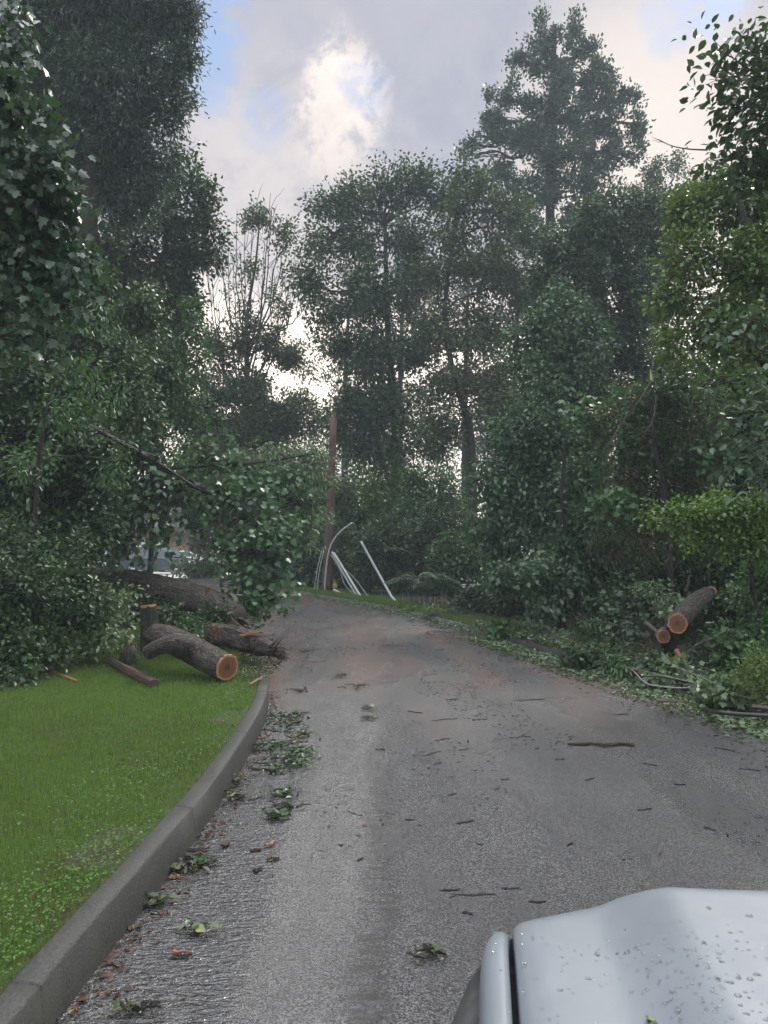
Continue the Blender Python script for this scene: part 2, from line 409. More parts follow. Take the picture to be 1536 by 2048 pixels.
# leaf outlines: (x across, y along, z fold) with faces
def leaf_kite():
    return np.array([[0, 0, 0], [.30, .45, .06], [0, 1, -.05], [-.30, .45, .06]]), np.array([[0, 1, 2, 3]])
def leaf_ovate():
    v = np.array([[0, 0, 0], [.26, .25, .07], [.27, .58, .06], [0, 1, -.10], [-.27, .58, .06], [-.26, .25, .07]])
    return v, np.array([[0, 1, 2, 3], [0, 3, 4, 5]])
def leaf_narrow():
    v = np.array([[0, 0, 0], [.13, .3, .04], [.12, .65, .03], [0, 1, -.12], [-.12, .65, .03], [-.13, .3, .04]])
    return v, np.array([[0, 1, 2, 3], [0, 3, 4, 5]])
def leaf_lobed():
    r = [(0, 0), (.16, .10), (.48, .12), (.34, .34), (.55, .62), (.24, .60), (.20, .78), (0, 1)]
    v = [(x, y, .08*abs(x)*2-.05*y) for x, y in r]+[(-x, y, .08*abs(x)*2-.05*y) for x, y in r[1:7][::-1]]
    v = np.array(v); n = len(v)
    fr = [[0, i, i+1] for i in range(1, 7)]
    fl = [[0, i, i+1] for i in range(7, n-1)]
    return v, np.array(fr+fl)
LEAVES = {'kite': leaf_kite(), 'ovate': leaf_ovate(), 'narrow': leaf_narrow(), 'lobed': leaf_lobed()}

def norm(a): return a/(np.linalg.norm(a, axis=-1, keepdims=True)+1e-9)
def leaf_arrays(pos, axis, nrm, size, shape):
    T, Fc = LEAVES[shape]
    axis = norm(axis); b = norm(np.cross(nrm, axis)); n = np.cross(axis, b)
    s = size[:, None, None]
    V = pos[:, None, :] + s*(T[None, :, 0, None]*b[:, None, :] + T[None, :, 1, None]*axis[:, None, :] + T[None, :, 2, None]*n[:, None, :])
    Fa = (Fc[None]+(np.arange(len(pos))*len(T))[:, None, None]).reshape(-1, Fc.shape[1])
    return V.reshape(-1, 3), Fa

def foliage(name, centers, out, material, parent, per=14, spread=.35, size=.12, shape='kite', droop=.3, flat=.6, upness=.8, kind=None, smooth=False):
    """sprays of leaves round each centre, in one mesh"""
    N = len(centers)
    ids = np.repeat(np.arange(N), per)
    off = rng.normal(0, 1, (len(ids), 3))*spread*np.array([1, 1, flat])
    pos = centers[ids]+off
    axis = norm(out[ids])*.7+rng.normal(0, .65, (len(ids), 3))+norm(off)*.5+np.array([0, 0, -droop])
    nr = np.array([0, 0, upness])+out[ids]*.35+rng.normal(0, .55, (len(ids), 3))
    sz = size*rng.uniform(.65, 1.25, len(ids))
    V, Fa = leaf_arrays(pos, axis, nr, sz, shape)
    if parent is not None: V = V-np.array(parent_loc(parent))
    return link(name, np_mesh(name, V, Fa), material, parent, kind, smooth)

def curve_pts(a, b, n=6, sag=0.0, wob=.06):
    a = np.asarray(a, float); b = np.asarray(b, float); L = np.linalg.norm(b-a)
    t = np.linspace(0, 1, n)[:, None]
    p = a+(b-a)*t
    p[:, 2] += (np.sin(t[:, 0]*np.pi)*sag*L)
    w = rng.normal(0, wob*L/ n**.5, (n, 3)); w[0] = 0; w[-1] = 0
    return p+w

def smooth_path(pts, n=12):
    """Catmull-Rom through the points"""
    p = np.asarray(pts, float)
    if len(p) < 3: return np.array([p[0]+(p[-1]-p[0])*t for t in np.linspace(0, 1, n)])
    p = np.vstack([2*p[0]-p[1], p, 2*p[-1]-p[-2]])
    out = []
    m = len(p)-3
    for t in np.linspace(0, m-1e-6, n):
        i = int(t); u = t-i
        a, b, c, d = p[i], p[i+1], p[i+2], p[i+3]
        out.append(.5*((2*b)+(-a+c)*u+(2*a-5*b+4*c-d)*u*u+(-a+3*b-3*c+d)*u**3))
    return np.array(out)

def lobe_centres(c, r, n, shell=.5, clumps=None):
    """points in an ellipsoid, gathered into clumps"""
    clumps = clumps or max(5, n//9)
    d = norm(rng.normal(0, 1, (clumps, 3)))*(rng.uniform(0, 1, (clumps, 1))**shell)
    i = rng.integers(0, clumps, n)
    q = d[i]+rng.normal(0, 1, (n, 3))*rng.uniform(.07, .20, (clumps, 1))[i]
    q /= np.maximum(1, np.linalg.norm(q, axis=1)/1.12)[:, None]
    return c+q*r, norm(q*np.array([1, 1, 1]))

DENS = 4.2
STOUT = .62
def tree(name, label, trunk, trad, lobes, leaf=L_DARK, size=.12, shape='kite', cov=2.6, per=14, spread=None, cat='tree', group=None,
         bark=BARK, droop=.3, flat=1.0, branches=7, limb=.28, twigs=True, crown='crown', stem='trunk', upness=.8, shell=.5, depth=.75, bare=0):
    """trunk: world points; lobes: (px, py, Y, rx_px, ry_px[, cov multiplier])"""
    trunk = smooth_path(trunk, 14); trad = trad*STOUT
    root = empty(name, (trunk[0][0], trunk[0][1], trunk[0][2]), label, cat, group)
    w = MB(); tr = np.interp(np.linspace(0, 1, 14), [0, .06, 1], [trad*1.35, trad, trad*.3])
    w.tube(trunk, tr, 9, .06)
    sp_all, out_all = [], []
    for lb in lobes:
        px, py, Y, rx, ry = lb[:5]; mult = lb[5] if len(lb) > 5 else 1.0
        c = P(px, py, Y); sx, sz = rx*Y/F, ry*Y/F
        rr = np.array([sx, (sx+sz)/2*depth, sz])
        la = .42*size*size
        nleaf = DENS*cov*mult*math.pi*sx*sz/la*.8
        n = max(4, int(nleaf/per))
        n = min(n, 14000)
        spc, outd = lobe_centres(c, rr, n, shell)
        keep = spc[:, 2] > .12; spc, outd = spc[keep], outd[keep]
        sp_all.append(spc); out_all.append(outd)
        # limb from trunk to lobe
        dist = np.linalg.norm(trunk-c, axis=1)+np.maximum(0, trunk[:, 2]-(c[2]-.4*sz))*1.5
        i = int(np.argmin(dist)); a = trunk[i]
        L = np.linalg.norm(c-a)
        lr = max(.012, min(tr[i]*.75, trad*limb*(.5+.5*min(1, L/4))))
        if L > .3:
            pth = curve_pts(a, c, 7, .05, .10); w.tube(pth, np.linspace(lr, lr*.45, 7), 6, 0, False)
        else: pth = np.array([a, c])
        if twigs:
            nb = min(branches, len(spc))
            for q in rng.choice(len(spc), nb, replace=False):
                s0 = pth[rng.integers(len(pth)//2, len(pth))]
                w.tube(curve_pts(s0, spc[q], 5, .04, .10), np.linspace(lr*.40, max(.004, lr*.10), 5), 4, 0, False)
        for _ in range(bare):
            s0 = pth[rng.integers(0, len(pth))]
            d = norm(rng.normal(0, .45, 3)+np.array([0, 0, 1.2])+.6*norm(c-a))
            w.tube(curve_pts(s0, s0+d*rng.uniform(.8, 1.5)*max(sx, sz)*1.3, 6, .03, .06), np.linspace(lr*.35, .008, 6), 4, 0, False)
    sp = np.concatenate(sp_all); od = np.concatenate(out_all)
    w.build(stem, bark, root, smooth=True)
    foliage(crown, sp, od, leaf, root, per, spread or size*1.25, size, shape, droop, flat, upness)
    return root

# ---------------------------------------------------------------- ground, road, kerbs
Lpts = [(-1.25,-12),(-1.14,-4),(-1.10,0),(-1.11,2.4),(-1.07,3.25),(-1.05,3.8),(-1.03,4.6),(-1.05,5.6),(-1.10,6.6),(-1.25,7.8),(-1.60,9.4),(-2.4,12),(-3.9,15.5),(-6.5,20),(-11,25.5),(-20,30),(-40,34),(-90,38)]
Rpts = [(3.95,-12),(3.9,-4),(3.85,0),(3.80,3),(3.74,4.5),(3.68,5.5),(3.58,6.5),(3.40,7.4),(2.95,9),(2.45,11.2),(1.6,14.2),(.52,17.5),(-.9,21),(-3.2,26),(-5.5,31),(-8.5,35.5),(-14,39.5),(-25,42.5),(-90,50)]
def dense(pts, n=260):
    p = smooth_path([(a, b, 0) for a, b in pts], 1200)
    # even spacing near the camera, coarser far off
    d = np.concatenate([[0], np.cumsum(np.linalg.norm(np.diff(p, axis=0), axis=1))])
    t = np.linspace(0, 1, n)**1.6*d[-1]
    return np.stack([np.interp(t, d, p[:, i]) for i in range(3)], 1)
LC, RC = dense(Lpts), dense(Rpts)
def offset(C, w):
    t = np.gradient(C, axis=0); t = norm(t); nrm = np.stack([-t[:, 1], t[:, 0], 0*t[:, 0]], 1)
    return C+nrm*w
NR = len(LC)
cols = 14
V = np.concatenate([LC+(RC-LC)*u for u in np.linspace(0, 1, cols)])
Fq = [[c*NR+i, (c+1)*NR+i, (c+1)*NR+i+1, c*NR+i+1] for c in range(cols-1) for i in range(NR-1)]
link('road', np_mesh('road', V, np.array(Fq)), ASPHALT, kind='structure')

def kerb(name, C, prof, material, joint=1.6):
    """prof: (offset outwards, z); sign of offset chosen by caller"""
    d = np.concatenate([[0], np.cumsum(np.linalg.norm(np.diff(C, axis=0), axis=1))])
    n = int(min(d[-1], 75)/.1)
    t = np.linspace(0, min(d[-1], 75), n)
    # joints: pinch three samples
    extra = []
    for j in np.arange(joint, t[-1], joint): extra += [j-.008, j-.004, j+.004, j+.008]
    t = np.sort(np.concatenate([t, extra])); isj = np.array([min(abs(((x+.5*joint) % joint)-.5*joint), 9) < .006 and x > .5 for x in t])
    C2 = np.stack([np.interp(t, d, C[:, i]) for i in range(3)], 1)
    rows = []
    for off, z in prof:
        o = offset(C2, off); zz = np.full(len(t), z)
        zz = zz+np.interp(t, np.arange(0, 80, .35), rng.normal(0, .0032, len(np.arange(0, 80, .35))))
        zz = np.where(isj & (z > .02), zz-.014, zz)
        o[:, 2] = zz; rows.append(o)
    V = np.concatenate(rows); m_ = len(t)
    Fq = [[r*m_+i, (r+1)*m_+i, (r+1)*m_+i+1, r*m_+i+1] for r in range(len(prof)-1) for i in range(m_-1)]
    return link(name, np_mesh(name, V, np.array(Fq)), material, kind='structure')
KH = .185
kerb('kerb', LC, [(-.004, -.06), (.0, .05), (.014, KH-.010), (.020, KH-.002), (.028, KH), (.108, KH+.003), (.118, KH-.008), (.122, 0)], KERB)
kerb('kerb', RC, [(.0, -.06), (-.01, .02), (-.02, .085), (-.04, .10), (-.15, .105), (-.17, .08), (-.175, 0)], KERB)

def sheet(name, outline, z, material):
    me = bpy.data.meshes.new(name); me.from_pydata([(float(a), float(b), z) for a, b in outline], [], [list(range(len(outline)))])
    return link(name, me, material, kind='structure')
LI = offset(LC, .118); RI = offset(RC, -.17)
GZ = KH-.02
sheet('lawn', [tuple(p[:2]) for p in LI]+[(-140, 38), (-140, -40), (-1.4, -40)], GZ, TURF)
sheet('verge', [tuple(p[:2]) for p in RI]+[(-140, 60), (-140, 200), (160, 200), (160, -40), (4.2, -40)], .085, SOIL)
sheet('ground', [(-240, -120), (240, -120), (240, 280), (-240, 280)], -.08, SOIL)
sheet('driveway', [(-15.5, 41.0), (-8.6, 36.6), (-8.9, 50), (-19, 50)], .10, DRIVE)

def in_left(x, y): # inside lawn side
    return x < np.interp(y, LI[:, 1], LI[:, 0])-.0
def blades(name, xs, ys, zs, h, w, material, lean=.45):
    n = len(xs); a = rng.uniform(0, 2*np.pi, n); d = np.stack([np.cos(a), np.sin(a)], 1)
    b = rng.uniform(0, 2*np.pi, n); ln = rng.uniform(.1, lean, n)*h
    base = np.stack([xs, ys, zs], 1); side = np.stack([d[:, 0]*w/2, d[:, 1]*w/2, 0*w], 1)
    mid = base+np.stack([np.cos(b)*ln*.35, np.sin(b)*ln*.35, h*.6], 1)
    tip = base+np.stack([np.cos(b)*ln, np.sin(b)*ln, h], 1)
    V = np.stack([base-side, base+side, mid+side*.7, tip, mid-side*.7], 1).reshape(-1, 3)
    i = np.arange(n)*5
    quads = np.stack([i, i+1, i+2, i+4], 1); tris = np.stack([i+4, i+2, i+3], 1)
    return link(name, np_mesh(name, V, [quads, tris]), material, kind='stuff')

N = 330000
ys = 1.6+ (rng.uniform(0, 1, N)**1.25)*13.0
xs = -1.1-rng.uniform(0, 1, N)*(ys*.62+.6)
ok = in_left(xs, ys)
ed = np.interp(ys, LI[:, 1], LI[:, 0])-xs    # distance from kerb
bald = (np.sin(xs*5.1+ys*2.3)+np.sin(ys*4.7-xs*3.1)) > 1.1
ok &= ~((ed < .30) & bald & (rng.uniform(0, 1, N) < .85)); ok &= ~((ed < .05) & (rng.uniform(0, 1, N) < .6))
xs, ys, ed = xs[ok], ys[ok], ed[ok]
tall = .75+.5*np.sin(xs*2.1+1.3*np.sin(ys*1.7))*np.sin(ys*1.9)
h = rng.uniform(.016, .040, len(xs))*(.8+.4*tall); w = np.maximum(.0035, ys*.0011)
g = blades('grass', xs, ys, np.full(len(xs), GZ-.002), h, w, GRASS)
tag(g, 'short bright green mown grass on the lawn beside the kerb', 'grass')
# clover and low weeds near the kerb
N = 11000
ys = 1.8+(rng.uniform(0, 1, N)**1.5)*8; ed = np.abs(rng.normal(0, .38, N))+.01
xs = np.interp(ys, LI[:, 1], LI[:, 0])-ed
patch = np.sin(xs*3.7+ys*1.9)+np.sin(ys*2.9-xs*4.3) >-.2+rng.normal(0,.6,len(xs))
xs, ys = xs[patch], ys[patch]
pos = np.stack([xs, ys, GZ+rng.uniform(.015, .05, len(xs))], 1)
V, Fa = leaf_arrays(pos, norm(rng.normal(0, 1, pos.shape)*np.array([1, 1, .25])), np.array([0, 0, 1.0])+rng.normal(0, .35, pos.shape), rng.uniform(.008, .021, len(pos)), 'ovate')
g = link('clover', np_mesh('clover', V, Fa), CLOVER, kind='stuff'); tag(g, 'low broad leaved clover and weeds along the kerb', 'clover')
# grass strip on the verge across the road
N = 60000
t = rng.uniform(0, 1, N); py_ = np.interp(t, [0, 1], [0, 1])
Yv = rng.uniform(8, 27, N); xk = np.interp(Yv, RI[:240, 1], RI[:240, 0]); xs = xk+np.abs(rng.normal(0, .45, N))
blade_h = rng.uniform(.05, .14, N)
g = blades('grass', xs, Yv, np.full(N, .08), blade_h, np.full(N, .016), GRASS, .7)
tag(g, 'narrow strip of ragged grass behind the far kerb', 'grass')

exec_parts = True
#@@TREES
# ---------------------------------------------------------------- trees
def B(px, Y, z=.05):
    p = P(px, 1100, Y); p[2] = z; return p

# far wood filling the gaps low down, beyond everything else
cs, os_ = [], []
for (x0, x1, Y, ytop, n) in [(-200, 420, 62, 820, 1500), (-1600, -200, 50, 500, 2600), (1900, 3400, 46, 500, 2600), (380, 1000, 66, 840, 2600), (960, 1900, 46, 640, 4200)]:
    px = rng.uniform(x0, x1, n); YY = Y+rng.uniform(-5, 6, n)
    top = ytop+40*np.sin(px*.021)+25*np.sin(px*.057+1)
    py = top+(1150-top)*rng.uniform(0, 1, n)**1.0
    for a, b, c in zip(px, py, YY): cs.append(P(a, b, c)); os_.append(norm(rng.normal(0, 1, 3)-np.array([0, .6, 0])))
cs = np.array(cs); os_ = np.array(os_); ok = cs[:, 2] > .1
g = foliage('distant_woods', cs[ok], os_[ok], L_GREY, None, 16, .55, .26, 'kite', .2, .8)
tag(g, 'dark distant woods closing the view low between the trees', 'woods', kind='stuff')

# --- centre and right background trees
for lab, px, top, rx in [('hazy background tree glimpsed left of the round topped tree', 690, 560, 100), ('hazy background tree behind the round topped tree', 800, 480, 110),
                         ('hazy background tree behind the forked tree', 930, 470, 110), ('hazy background tree left behind the vine covered column', 1030, 520, 100), ('hazy background tree behind the rounded tree', 1180, 520, 130)]:
    tree('background_tree', lab, [B(px, 44), P(px, 800, 44), P(px+8, top+40, 44)], .4,
         [(px, top+50, 44, rx*.6, 60, .6), (px-rx*.4, top+140, 44, rx*.7, 70, .6), (px+rx*.4, top+150, 44, rx*.7, 70, .6), (px, top+250, 44, rx, 80, .7), (px-rx*.3, top+340, 44, rx*.9, 70, .7), (px+rx*.4, top+380, 44, rx*.9, 80, .8)],
         L_DARK, .22, 'kite', .6, per=12, branches=5, group='background trees')
def sparse_tree():
    Y = 31; b = B(492, Y); root = empty('sparse_tree', b, 'sparse tree with bare upright branches standing in the bright sky gap', 'tree')
    w = MB(); sp, od = [], []
    main = smooth_path([b, P(492, 900, Y), P(495, 760, Y), P(494, 640, Y), P(512, 520, Y), P(522, 400, Y)], 20); w.tube(main, np.linspace(.17, .02, 20), 8, .05)
    tips = [(415, 560), (400, 640), (440, 480), (455, 450), (472, 420), (490, 425), (505, 395), (545, 415), (560, 440), (575, 440), (590, 500), (600, 560), (570, 520), (530, 480), (465, 520), (430, 600), (550, 560), (610, 620), (480, 500), (540, 390), (400, 700), (420, 520)]
    for k_, (tx, ty) in enumerate(tips):
        i = int(rng.integers(5, 12)); a = main[i]; yy = Y+rng.uniform(-1.5, 1.5); e = P(tx, ty, yy)
        mid = a*.55+e*.45+np.array([(e[0]-a[0])*.22, 0, -.3]); p_ = smooth_path([a, mid, e], 14)+rng.normal(0, .03, (14, 3)); w.tube(p_, np.linspace(.055, .010, 14), 5, 0, False)
        for _ in range(7):
            q = p_[rng.integers(4, 13)]; d = norm(np.array([rng.normal(0, .5), rng.normal(0, .4), 1.0])); w.tube(curve_pts(q, q+d*rng.uniform(.5, 1.6), 5, .05, .05), np.linspace(.016, .006, 5), 4, 0, False)
        if rng.uniform() < .55:
            q = p_[rng.integers(3, 12, 8)]; sp.append(q+rng.normal(0, .22, q.shape)); od.append(norm(rng.normal(0, 1, q.shape)))
    def add(px, py, rx, ry, n, yy=Y):
        s_, o_ = lobe_centres(P(px, py, yy), np.array([rx*Y/F, rx*Y/F*.7, ry*Y/F]), n, .5); sp.append(s_); od.append(o_)
    for a in [(522, 425, 14, 32, 46), (492, 448, 9, 22, 24), (571, 470, 11, 50, 46), (547, 445, 8, 14, 10), (500, 520, 10, 40, 26), (500, 610, 14, 60, 34), (560, 620, 18, 30, 30), (580, 715, 36, 18, 110), (545, 690, 34, 34, 120),
              (470, 700, 40, 44, 130), (425, 710, 24, 40, 70), (500, 770, 60, 46, 300), (430, 790, 46, 52, 260), (480, 860, 70, 55, 520), (590, 830, 60, 44, 300), (540, 860, 60, 60, 420), (420, 870, 60, 60, 420), (470, 950, 110, 60, 900)]: add(*a)
    w.build('trunk', BARK, root, smooth=True)
    foliage('crown', np.concatenate(sp), np.concatenate(od), L_DARKYEL, root, 11, .20, .15, 'ovate', .2, .9, .6)
sparse_tree()
tree('maple_tree', 'broad dark tree behind the snapped pole with ragged round top', [B(790, 29), P(792, 1000, 29), P(790, 850, 29), P(775, 650, 29), P(770, 450, 29)], .40,
     [(652, 392, 29, 9, 18, .8), (672, 372, 29, 8, 16, .8), (700, 366, 29, 9, 18, .8), (748, 348, 29, 10, 20, .8), (766, 342, 29, 8, 16, .8), (800, 334, 29, 10, 20, .8), (830, 340, 29, 8, 16, .8), (856, 338, 29, 9, 18, .8), (882, 344, 29, 8, 18, .8), (618, 402, 29, 9, 12, .7), (690, 410, 29, 55, 42, .9), (760, 385, 29, 58, 42, .9), (830, 380, 29, 55, 38, .9), (885, 385, 29, 34, 38, .9), (640, 425, 29, 26, 24, .7), (640, 500, 29, 42, 50, .75), (610, 560, 28, 40, 40, .8), (710, 490, 29, 60, 55, .8),
      (800, 470, 29, 70, 60, .75), (640, 610, 28, 42, 50, .8), (730, 590, 28, 70, 60, 1.15), (820, 570, 29, 60, 60, .8), (670, 690, 28, 40, 40, .9), (750, 700, 28, 72, 60, 1.2), (700, 790, 28, 55, 50, .8),
      (820, 700, 29, 60, 55, .8), (770, 800, 28, 70, 50, 1.0), (700, 850, 28, 60, 40, 1.0), (770, 880, 28, 80, 50, 1.2)],
     L_DARK, .16, 'ovate', 1.9, per=16, spread=.25, branches=9, droop=.35)
tree('forked_tree', 'dark forked tree with a pale lower trunk at the middle of the wood', [B(948, 27), P(944, 940, 27), P(938, 850, 27), P(905, 740, 27), P(890, 600, 27), P(920, 420, 27)], .30,
     [(960, 400, 27, 45, 45, .8), (910, 450, 27, 50, 50, .8), (1010, 440, 27, 55, 55, .9), (890, 540, 27, 55, 55, .8), (970, 540, 27, 60, 60, .9), (1040, 560, 27, 50, 60, 1.0), (880, 650, 27, 55, 55, .7),
      (960, 660, 27, 60, 60, .85), (900, 770, 27, 60, 50, .6), (980, 780, 27, 55, 60, 1.0), (870, 870, 27, 60, 50, .8), (930, 340, 27, 30, 28, .7)],
     L_DARKYEL, .15, 'ovate', 2.1, per=16, spread=.25, branches=9, droop=.3)
tree('tall_tree', 'tallest pointed tree rising above the wood against the clouds', [B(1090, 36), P(1095, 800, 36), P(1100, 450, 36), P(1105, 200, 36), P(1110, 50, 36)], .55,
     [(1082, 62, 36, 13, 36, .9), (1105, 90, 36, 20, 44, .9), (1142, 62, 36, 17, 38, 1.0), (1062, 85, 36, 12, 24, .8), (1170, 100, 36, 20, 30, .9), (1192, 95, 36, 12, 22, .8), (1110, 140, 36, 52, 50, 1.0), (1040, 130, 36, 34, 30, .8),
      (1180, 160, 36, 42, 42, 1.0), (1222, 150, 36, 22, 26, .8), (1010, 185, 36, 38, 34, .85), (1090, 220, 36, 60, 55, 1.0), (1160, 240, 36, 62, 55, 1.0), (980, 245, 36, 34, 36, .75), (1235, 205, 36, 36, 26, .85), (1268, 190, 36, 16, 20, .8), (1040, 280, 36, 62, 46, .9),
      (1240, 260, 36, 44, 30, .9), (1278, 250, 36, 22, 26, .8), (945, 280, 36, 24, 24, .7), (928, 312, 36, 12, 16, .7), (1120, 320, 36, 70, 52, 1.0), (1210, 320, 36, 56, 36, .9), (1265, 310, 36, 20, 18, .7), (1000, 350, 36, 50, 40, .8), (1080, 400, 36, 70, 46, .95), (1180, 385, 36, 60, 40, .85),
      (1150, 470, 36, 80, 60, 1.1), (1040, 480, 36, 60, 50, .8)],
     L_DARKBLUE, .18, 'ovate', 1.9, per=16, spread=.17, branches=10, droop=-.5, upness=.1)
tree('young_tree', 'small distant tree with two tufts left of the tall right hand branches', [B(1320, 38), P(1325, 700, 38), P(1330, 420, 38)], .22,
     [(1304, 335, 38, 20, 26, .9), (1352, 328, 38, 16, 28, .9), (1310, 375, 38, 26, 18, .8), (1350, 385, 38, 30, 22, .8), (1395, 372, 38, 24, 22, .8), (1260, 385, 38, 30, 18, .7), (1330, 440, 38, 80, 45, 1.1)],
     L_DARK, .16, 'ovate', 1.8, per=10, branches=7)
tree('rounded_tree', 'dense dome shaped dull green tree below the tallest tree', [B(1200, 19), P(1205, 900, 19), P(1210, 650, 19), P(1200, 500, 19)], .28,
     [(1200, 450, 19, 70, 62, 1.2), (1270, 440, 19.5, 70, 50, 1.2), (1135, 500, 19, 55, 60, 1.1), (1090, 560, 19.5, 46, 50, 1.0), (1230, 540, 19, 85, 70, 1.2), (1310, 520, 20, 60, 60, 1.1), (1150, 610, 19, 70, 60, 1.2),
      (1240, 660, 19.5, 80, 60, 1.2), (1300, 610, 20, 60, 50, 1.0), (1080, 480, 20, 36, 32, .8), (1350, 440, 20, 46, 44, 1.0), (1320, 730, 20, 60, 60, .7), (1240, 780, 20, 80, 60, .9)],
     L_GREY, .105, 'ovate', 2.3, per=16, branches=6, droop=.5)
tree('vine_covered_tree', 'green vine draped tree column right of the road bend', [B(1080, 16), P(1085, 950, 16), P(1110, 750, 16), P(1130, 650, 16)], .22,
     [(1110, 640, 16, 60, 62, 1.2), (1150, 700, 16, 75, 60, 1.2), (1060, 700, 16, 40, 45, 1.0), (1090, 770, 15.5, 60, 50, 1.2), (1020, 860, 15, 46, 60, 1.1), (1080, 880, 15, 70, 60, 1.2), (990, 960, 15, 50, 56, 1.1),
      (1060, 970, 15, 70, 60, 1.2), (985, 1050, 15, 42, 60, 1.0), (1040, 1060, 14.8, 55, 60, 1.1), (1170, 800, 16, 70, 60, 1.1), (1150, 900, 15.5, 70, 70, 1.0), (1120, 1010, 15, 70, 60, .9)],
     L_BLUE, .11, 'ovate', 2.3, per=16, branches=6, droop=.7, upness=.5)
tree('vine_covered_tree', 'low hanging vine curtain above the brush by the far kerb', [B(1120, 12.5), P(1125, 1000, 12.5), P(1130, 880, 12.5)], .12,
     [(1085, 1170, 12, 52, 48, 1.0), (1110, 1110, 12.3, 46, 45, .8), (1160, 1080, 12.5, 60, 50, .8), (1190, 1170, 12, 60, 50, .8), (1150, 960, 12.8, 55, 60, .7), (1010, 1150, 13, 36, 46, .9)],
     L_BLUE, .10, 'ovate', 2.0, per=14, branches=5, droop=.8, upness=.4)
tree('tangled_tree', 'olive green tangled tree with snapped pale limb at right', [B(1345, 11.5), P(1330, 1000, 11.5), P(1310, 900, 11.5), P(1303, 800, 11.5)], .085,
     [(1340, 790, 12, 80, 60, .5), (1250, 860, 12, 60, 60, .45), (1330, 900, 12, 75, 60, .7), (1400, 840, 12, 70, 70, .6), (1230, 960, 12, 60, 60, .6), (1320, 990, 12, 80, 60, .7), (1400, 950, 12, 70, 70, .6),
      (1280, 1080, 12, 80, 60, .7), (1390, 1080, 12, 80, 70, .7), (1210, 1060, 12, 50, 70, .6), (1340, 700, 12.5, 60, 50, .5)],
     L_OLIVE, .085, 'narrow', 2.2, per=14, branches=12, droop=.8, upness=.3)
tree('young_maple', 'young yellow green tree filling in around the snapped limb', [B(1290, 12.8), P(1290, 950, 12.8), P(1280, 800, 12.8)], .05,
     [(1250, 790, 12.6, 60, 44, .6), (1330, 830, 12.4, 60, 44, .6), (1280, 900, 12, 60, 44, .6), (1180, 860, 12.6, 46, 50, .6), (1400, 900, 11.8, 60, 40, .5), (1230, 1000, 11.6, 50, 40, .5), (1350, 760, 12.6, 40, 40, .5)],
     L_MID, .10, 'lobed', 1.5, per=9, branches=8, droop=.5)
tree('leafy_tree', 'yellow green leafed tree at the right edge of the wood', [B(1560, 10.5), P(1545, 900, 10.5), P(1520, 600, 10.5), P(1480, 400, 10.5)], .24,
     [(1390, 430, 11, 66, 50, 1.1), (1470, 400, 11, 70, 70, 1.3), (1540, 440, 11, 60, 80, 1.2), (1400, 520, 10.5, 60, 50, .9), (1480, 520, 10.5, 70, 60, 1.3), (1370, 590, 10.5, 52, 46, .9), (1450, 640, 10.5, 80, 60, 1.1), (1540, 600, 10.5, 60, 80, 1.2),
      (1400, 690, 10.5, 60, 40, .7), (1500, 740, 10.5, 70, 70, 1.0), (1350, 510, 10.5, 30, 40, .8), (1360, 400, 11.5, 50, 30, 1.0), (1580, 520, 11, 80, 150, 1.0)],
     leaf_mat('leaf_spring', (.026, .056, .014), (.115, .195, .044)), .085, 'ovate', 1.9, per=13, branches=8, droop=.5)
tree('overhanging_tree', 'near tree with dark separate leaves against the sky, upper right corner', [B(1900, 8), P(1840, 700, 8), P(1760, 450, 8), P(1640, 280, 8), P(1560, 180, 8)], .16,
     [(1430, 92, 8, 34, 22, .55), (1500, 75, 8, 34, 24, .75), (1535, 110, 8, 40, 40, .9), (1420, 150, 8, 32, 26, .5), (1480, 150, 8, 46, 36, .7), (1465, 215, 8, 34, 30, .6), (1530, 210, 8, 52, 60, 1.2), (1475, 275, 8.3, 40, 34, .7),
      (1540, 300, 8.3, 52, 50, 1.3), (1450, 320, 8.6, 46, 30, .8), (1510, 360, 8.6, 60, 40, 1.2), (1600, 250, 8, 60, 160, 1.1)],
     L_DARK, .115, 'ovate', 1.35, per=9, branches=9, limb=.2, droop=.4)
tree('beech_tree', 'layered branches of pale edged leaves reaching in from the right edge', [B(1800, 6.5), P(1720, 900, 6.5), P(1640, 750, 6.5)], .12,
     [(1500, 640, 7, 56, 22, .9), (1440, 665, 7, 40, 16, .7), (1520, 800, 6.5, 60, 24, .9), (1470, 830, 6.5, 34, 16, .6), (1500, 880, 6.5, 56, 24, .8), (1460, 920, 6.5, 40, 30, .6), (1540, 940, 6.8, 50, 50, .8), (1600, 800, 6.8, 70, 130, .8), (1420, 770, 7.5, 30, 18, .4)],
     leaf_mat('leaf_beech', (0.0210, 0.0480, 0.0285), (0.0903, 0.1659, 0.0952), rough=.32), .085, 'ovate', 1.5, per=10, branches=8, droop=.35, upness=1.3)
tree('bright_bush', 'bright green bush reaching out over the brush at right', [B(1520, 8.6), P(1500, 1130, 8.6), P(1470, 1060, 8.6)], .05,
     [(1340, 1032, 8.4, 48, 20, .9), (1400, 1030, 8.4, 50, 26, 1.1), (1460, 1015, 8.5, 55, 28, 1.2), (1520, 1020, 8.5, 50, 34, 1.2), (1400, 1075, 8.4, 44, 26, .8), (1470, 1080, 8.4, 56, 40, .9), (1530, 1100, 8.5, 50, 60, 1.0), (1380, 1085, 8.8, 20, 20, .4)],
     L_BRIGHT, .058, 'ovate', 2.1, per=14, branches=7, cat='bush', crown='foliage', stem='stem', droop=.4, upness=1.0)
